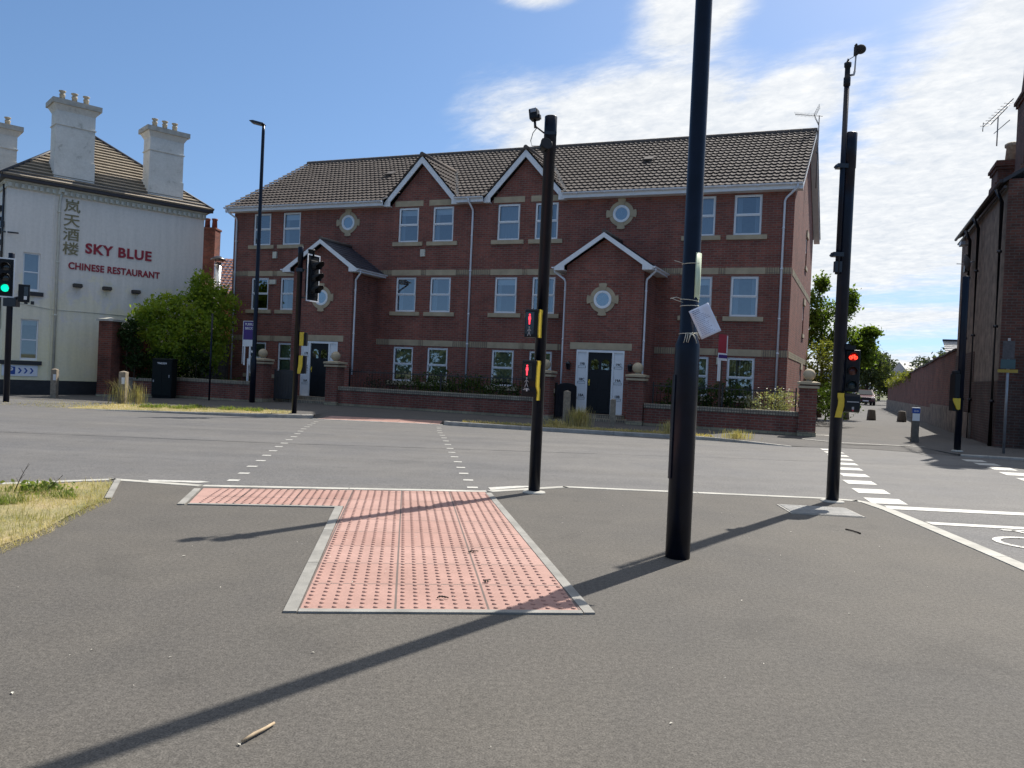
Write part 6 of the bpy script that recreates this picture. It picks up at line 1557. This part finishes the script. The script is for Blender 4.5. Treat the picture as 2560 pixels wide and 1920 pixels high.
# weed stalks in the near grass
for (x, y, lean_, h, lb) in ((-4.02, 6.35, .12, .26, 'tall thin dark weed stalk, taller of two in the near left grass'), (-3.78, 6.35, .16, .17, 'shorter branching dark weed stalk in the near left grass')):
    g = MB(); g.tube([(0, 0, 0), (lean_ * .5, 0, h * .55), (lean_, 0, h)], [.004, .003, .0012], 5)
    for k in range(4): z = h * (.35 + .15 * k); xx = lean_ * z / h; g.tube([(xx, 0, z), (xx + (.03 if k % 2 else -.02), 0, z + .04)], [.002, .001], 4)
    o = g.build('weed_stalk', 'dark_twig'); o.location = (x, y, 0); tag(o, lb, 'weed')
rnd = random.Random(21)
g = MB(); leaves(g, [(rnd.gauss(0, .12), rnd.gauss(0, .07), .04 + rnd.random() * .03) for _ in range(20)], 160, .022, .03, rnd); o = g.build('weed', 'weed', None, fix=False); o.location = (-3.85, 6.4, 0); tag(o, 'low green leafy weed beneath the dark stalks in the near left grass', 'weed')

# ================================================================== TREES, IVY
def tree(name, base, H, label, mat, blobs, n, size, spread, per=40, limbs=6, group=None, seed=1, tr=.16, shell=.45):
    rnd = random.Random(seed); t = empty(name, base, label, 'tree', 0, group); bz = Vector(base)
    g = MB(); top = max(b[2] for b in blobs)
    g.tube([(0, 0, -.3), (rnd.uniform(-.1, .1), rnd.uniform(-.1, .1), H * .3), (rnd.uniform(-.2, .2), rnd.uniform(-.2, .2), H * .6), (rnd.uniform(-.3, .3), 0, H * .85)], [tr, tr * .75, tr * .45, tr * .15], 8)
    for b in blobs[:limbs + 4]:
        z0 = min(H * .4, b[2] * .6); g.tube([(0, 0, z0), (b[0] * .5, b[1] * .5, (z0 + b[2]) * .5 + .1), (b[0], b[1], b[2] + b[5] * .3)], [tr * .4, tr * .25, tr * .06], 6)
    g.build('trunk', 'bark', t)
    g = MB(); c = clumps(blobs, per, rnd, shell); leaves(g, c, n, size, spread, rnd); g.build('crown', mat, t, fix=False); return t
# ivy and shrubs over the boundary wall
def ivyb(l): return [(x + 13.3, y - 30.6, z + .3, a, b2, c) for x, y, z, a, b2, c in l]
tree('shrub_tree', (-13.3, 30.6, -.3), 4.2, 'large bright green bushy tree beside the cream restaurant wall', 'ivy',
     ivyb([(-14.2, 30.5, 2.7, .75, .7, .75), (-13.6, 30.6, 3.0, .9, .8, .75), (-12.8, 30.8, 3.0, .95, .8, .8), (-12.45, 31.1, 4.0, .4, .45, .7), (-11.9, 31.4, 3.4, .65, .7, .8), (-12.3, 30.5, 2.4, .9, .7, .8), (-13.3, 30.2, 2.0, 1.0, .6, .8), (-12.2, 30.8, 1.5, 1.0, .7, .8), (-13.2, 30.4, 1.2, 1.0, .6, .8), (-11.9, 31.2, 2.4, .7, .7, .8)]), 17000, .07, .13, 90, seed=3, tr=.07, shell=.6)
shrub('ivy', 'dark ivy trailing down the tall brick boundary wall by the pier', 'ivy', [(-14.55, 29.5, 2.1, .35, .35, .55), (-14.35, 29.6, 1.3, .35, .3, .7), (-13.9, 29.9, .8, .5, .35, .6), (-13.2, 30.0, .9, .6, .4, .8), (-12.3, 30.2, 1.0, .6, .4, .7)], 'ivy_dark', 4200, .06, .08, (-14.2, 29.7, -.3), 60)
# trees beside the lane
def rel(l, b): return [(x - b[0], y - b[1], z - b[2], a, b2, c) for x, y, z, a, b2, c in l]
B_ = (14.3, 36.2, -.17)
tree('leafy_tree', B_, 6.2, 'leafy green tree overhanging the lane behind the brick apartments', 'tree_leaf',
     rel([(13.6, 36, 4.5, .8, .8, 1.0), (14.0, 36, 4.9, .7, .7, 1.0), (13.7, 36, 3.7, .8, .8, .9), (14.9, 36, 4.3, .8, .8, 1.1), (15.4, 36, 5.2, .25, .3, .6), (15.6, 36, 3.5, .8, .7, .7), (16.25, 36, 3.2, .5, .5, .5), (14.6, 36, 3.2, .9, .8, .6), (14.05, 36, 6.0, .14, .2, .35), (16.4, 36, 3.85, .3, .3, .2), (16.2, 36, 2.6, .45, .4, .3)], B_), 9000, .085, .14, 44, seed=5, tr=.11, shell=.35)
shrub('shrub', 'tall yellow green shrub between the brick gable end and the signal pole', 'shrub', [(12.95, 33, 2.3, .65, .7, 1.1), (13.3, 33, 1.6, .8, .7, 1.0), (12.75, 33, 1.2, .6, .6, 1.2), (13.6, 33.2, 1.0, .7, .6, .9)], 'gold_leaf', 4200, .06, .10, (13.1, 33, -.17), 60)
shrub('shrub', 'dark low shrub behind the corner ball pier by the lane', 'shrub', [(11.9, 28.5, .7, .7, .8, .8), (12.6, 30.5, .7, .6, .8, .8)], 'hedge', 1800, .06, .10, (12.2, 29.5, -.17), 50)
B_ = (35.4, 78, -.3)
tree('willow_tree', B_, 5.3, 'rounded grey green tree at the far end of the lane behind the cars', 'far_leaf', rel([(35.6, 78, 3.1, 1.7, 1.5, 1.7), (34.6, 78, 2.4, 1.3, 1.3, 1.4), (36.9, 78, 2.6, 1.4, 1.3, 1.5), (35.9, 78, 4.4, 1.0, 1.0, .9), (37.6, 78, 1.7, 1.1, 1.2, 1.0), (34.4, 78, 3.7, .7, .8, .7)], B_), 7000, .13, .22, 60, seed=6, tr=.2)
FG = 'far trees at the end of the lane'
for i, (x, y, z, r_, rz_, mat, lb) in enumerate(((50.5, 110, 4.2, 3.2, 3.4, 'far_dark', 'dark distant tree above the rounded grey green tree, left of it'), (54.5, 116, 4.6, 3.4, 3.8, 'far_dark', 'tallest distant tree directly behind the rounded tree'), (60.5, 122, 4.2, 2.2, 2.6, 'red_leaf', 'dark copper distant tree right of the tallest far tree'), (47.2, 90, 3.4, 2.6, 2.9, 'far_dark', 'distant dark tree rising behind the lane wall beside the slate roof'), (52.0, 92, 4.6, 2.8, 3.0, 'far_leaf', 'distant tree behind the slate roof next to the corner building'), (64.5, 124, 3.6, 2.6, 2.4, 'far_dark', 'small distant tree in the gap above the lane wall'), (43.5, 104, 3.2, 3.0, 3.0, 'far_leaf', 'distant pale green tree behind the pale far house'))):
    b_ = (x, y, -.5); rn = random.Random(30 + i)
    bl_ = [(rn.uniform(-.55, .55) * r_, rn.uniform(-.3, .3) * r_, z + rn.uniform(-.45, .6) * rz_, r_ * rn.uniform(.4, .6), r_ * .5, rz_ * rn.uniform(.35, .5)) for _ in range(9)]
    tree('distant_tree', b_, z + 1, lb, mat, bl_, 2600, .2, .28, 34, 5, FG, 40 + i, .3)
shrub('wall_plants', 'yellow green plants spilling over the far part of the lane wall', 'plant', [(*lw(26 + i * 2.6, -.2, 2.25 - i * .075), .5, 1.3, .32) for i in range(7)], 'gold_leaf', 2400, .07, .13, tuple(lw(34, -.2, 0)), 34)
shrub('hedge', 'clipped round hedge bush beside the pale far house', 'hedge', [(38.2, 84.5, .5, 1.3, 1.2, .9), (36.4, 84, .2, 1.4, 1.0, .5)], 'far_leaf', 1400, .12, .15, (38, 84.5, -.3), 40)
# far houses
t = empty('far_house', (37.3, 92, -.5), 'pale gabled house at the far end of the lane', 'house', R(-10))
g = MB(); g.prism([(0, 0), (4.6, 0), (4.6, 3.9), (2.3, 5.4), (0, 3.9)], 0, 9); g.build('wall', 'white_house', t)
g = MB(); g.prism([(-.2, 3.75), (2.3, 5.4), (4.8, 3.75), (4.8, 3.9), (2.3, 5.6), (-.2, 3.9)], -.2, 9.2); g.build('roof', 'slate', t)
for x in (.9, 2.9): g = MB(); g.box(x, x + .9, -.03, .02, .9, 2.2); g.build('window', 'dark_glass', t)
t = empty('slate_roofed_house', (33.2, 60, -.5), 'slate roofed house showing above the lane wall near the corner building', 'house', R(-18))
g = MB(); g.box(.2, 9, 0, 6, 0, 4.7); g.build('wall', 'brick_old', t)
g = MB(); tile_roof(g, (0, -.2, 4.6), (1, 0, 0), (0, .8, .6), (0, -.6, .8), 9.2, 2.1, .35, .26, .002, .03, None, 2, 4); rf_ = g.build('roof', 'slate', t, fix=False)
g = MB(); g.box(0, 9.2, 1.42, 1.6, 5.84, 6.0); g.build('ridge_tiles', 'rest_line', rf_)
t = empty('white_outbuilding', (44.5, 88, -.5), 'low white roofed building seen beyond the lane wall', 'building', R(-10))
g = MB(); g.box(0, 6, 0, 5, 0, 4.0); g.build('wall', 'white_house', t); g = MB(); g.prism([(-.2, 3.95), (-.2, 4.15), (2.5, 5.2), (5.2, 4.15), (5.2, 3.95)], -.2, 6.2, 'x'); g.build('roof', 'slate', t)

# the wooded far side behind the viewer, seen only as reflections in the windows
rnd = random.Random(77); g = MB()
bl_ = []
for i in range(26):
    a_ = R(-96 - 4.6 * i); r_ = 52 + rnd.uniform(-4, 4); bl_.append((r_ * sin(a_), r_ * cos(a_), rnd.uniform(2.0, 4.0), 3.6, 3.6, rnd.uniform(2.6, 4.8)))
leaves(g, clumps(bl_, 60, rnd, .5), 15000, .38, .45, rnd); tag(g.build('woodland', 'far_leaf', None, fix=False), kind='stuff')
# ================================================================== CARS
def car(loc, rz, paint, label):
    # local -y is the front
    t = empty('parked_car', loc, label, 'car', rz)
    hw = .9; P = [(-2.2, .30), (-2.22, .55), (-2.12, .80), (-1.15, .98), (-.45, 1.44), (.9, 1.50), (1.75, 1.25), (2.1, 1.02), (2.18, .6), (2.12, .30)]
    g = MB()
    def sect(y, z): # tumblehome
        k = 1 - max(0, z - .95) * .42; e = 1 - .10 * max(0, abs(y) - 1.5) / .7; return hw * k * e
    n = len(P); vs = [(-sect(y, z), y, z) for y, z in P] + [(sect(y, z), y, z) for y, z in P]
    g.add(vs, [tuple(range(n)), tuple(range(2 * n - 1, n - 1, -1))] + [(i, i + n, (i + 1) % n + n, (i + 1) % n) for i in range(n)])
    body = g.build('body', paint, t, bevel=.06)
    g = MB(); g.add([(-.70, -1.12, 1.02), (.70, -1.12, 1.02), (.60, -.50, 1.42), (-.60, -.50, 1.42)], [(0, 1, 2, 3)]); g.v = [p + Vector((0, -.012, .012)) for p in g.v]; g.build('windscreen', 'car_glass', t, fix=False)
    for s in (-1, 1):
        g = MB(); k = lambda z: s * (hw * (1 - max(0, z - .95) * .42) + .006)
        g.add([(k(1.0), -.95, 1.0), (k(1.38), -.35, 1.38), (k(1.40), .85, 1.40), (k(1.0), 1.6, 1.0)], [(0, 1, 2, 3)]); g.build('side_window', 'car_glass', t, fix=False)
        g = MB(); g.bbox((s * .62, -2.17, .72), (.36, .10, .14)); g.build('headlight', 'chrome', t, bevel=.03)
        g = MB(); g.bbox((s * 1.0, -.85, 1.02), (.2, .1, .13)); g.build('wing_mirror', paint, t, bevel=.03)
        for y in (-1.35, 1.35):
            g = MB(); g.lathe([(.2, -.1), (.31, -.1), (.33, -.05), (.33, .09), (.3, .1), (.2, .1)], (0, 0, 0), 18, Matrix.Translation((s * .80, y, .33)) @ Matrix.Rotation(R(90), 4, 'Y')); w_ = g.build('wheel', 'tyre', t)
            g = MB(); g.lathe([(.001, .0), (.2, .0)], (0, 0, 0), 14, Matrix.Translation((s * .905, y, .33)) @ Matrix.Rotation(R(90), 4, 'Y'), False); g.build('rim', 'chrome', w_)
    g = MB(); g.bbox((0, -2.235, .62), (.9, .03, .16)); g.build('grille', 'black_plastic', t)
    g = MB(); g.bbox((0, -2.245, .45), (.5, .02, .11)); g.build('number_plate', 'white_mark', t)
    g = MB(); g.bbox((0, -2.21, .36), (1.6, .06, .12)); g.build('bumper', 'black_plastic', t)
    return t
car((33.55, 74.5, -.19), R(-22 + 3), 'car_red', 'dark red car parked head on by the lane wall')
car((36.3, 85.0, -.19), R(-22 + 14), 'car_blue', 'dark blue car parked beyond the dark red car')

# ================================================================== SMALL THINGS ON THE GROUND
def twig(pts, r_, label, mat='twig'):
    g = MB(); o_ = Vector(pts[0]); g.tube([Vector(p) - o_ for p in pts], r_, 7); o = g.build('twig', mat); o.location = o_; tag(o, label, 'twig'); return o
twig([(-.765, 2.345, .009), (-.745, 2.39, .011), (-.725, 2.43, .010), (-.708, 2.475, .009)], [.005, .0062, .0056, .0045], 'pale broken stick lying on the asphalt in the foreground')
twig([(2.805, 6.43, .006), (2.825, 6.38, .008), (2.85, 6.31, .007), (2.85, 6.26, .007)], .006, 'thin dark curved twig on the footway right of the thick lamp column', 'dark_twig')
rnd = random.Random(15)
for i, (x, y, lb) in enumerate(((-.22, 4.98, 'crumpled brown leaf scrap in the middle of the red tactile paving'), (-.10, 4.28, 'small curled twig on the right part of the red tactile paving'), (-.30, 3.92, 'thin dark twig on the red tactile paving near its front edge'))):
    g = MB()
    for k in range(3): a = rnd.uniform(0, 6.3); dx, dy = rnd.gauss(0, .012), rnd.gauss(0, .012); g.tube([(dx, dy, .004), (dx + .02 * cos(a), dy + .02 * sin(a), .009), (dx + .034 * cos(a + .5), dy + .034 * sin(a + .5), .005)], .0035, 5)
    o = g.build('leaf_scrap', 'dark_twig'); o.location = (x, y, .01); tag(o, lb, 'litter')
g = MB()
for _ in range(150):
    x, y = rnd.uniform(-4, 3.4), rnd.uniform(1.6, 7.6)
    if x > 3.1 or (x < -2.7 and y > 4.4) or y > kerb_y(max(-4, x)) - .2: continue
    s_ = rnd.uniform(.003, .009) * (1.5 if rnd.random() < .12 else 1); a = rnd.uniform(0, 6.3); z = .004 if not (-1.5 < x < .45 and y > 3.6) else .014
    g.add([(x - s_ * cos(a), y - s_ * sin(a), z), (x + s_ * .4 * sin(a), y - s_ * .4 * cos(a), z + .002), (x + s_ * cos(a), y + s_ * sin(a), z + .001), (x - s_ * .4 * sin(a), y + s_ * .4 * cos(a), z + .003)], [(0, 1, 2, 3)])
o = g.build('leaf_litter', 'leaf_litter', None, fix=False); tag(o, kind='stuff')
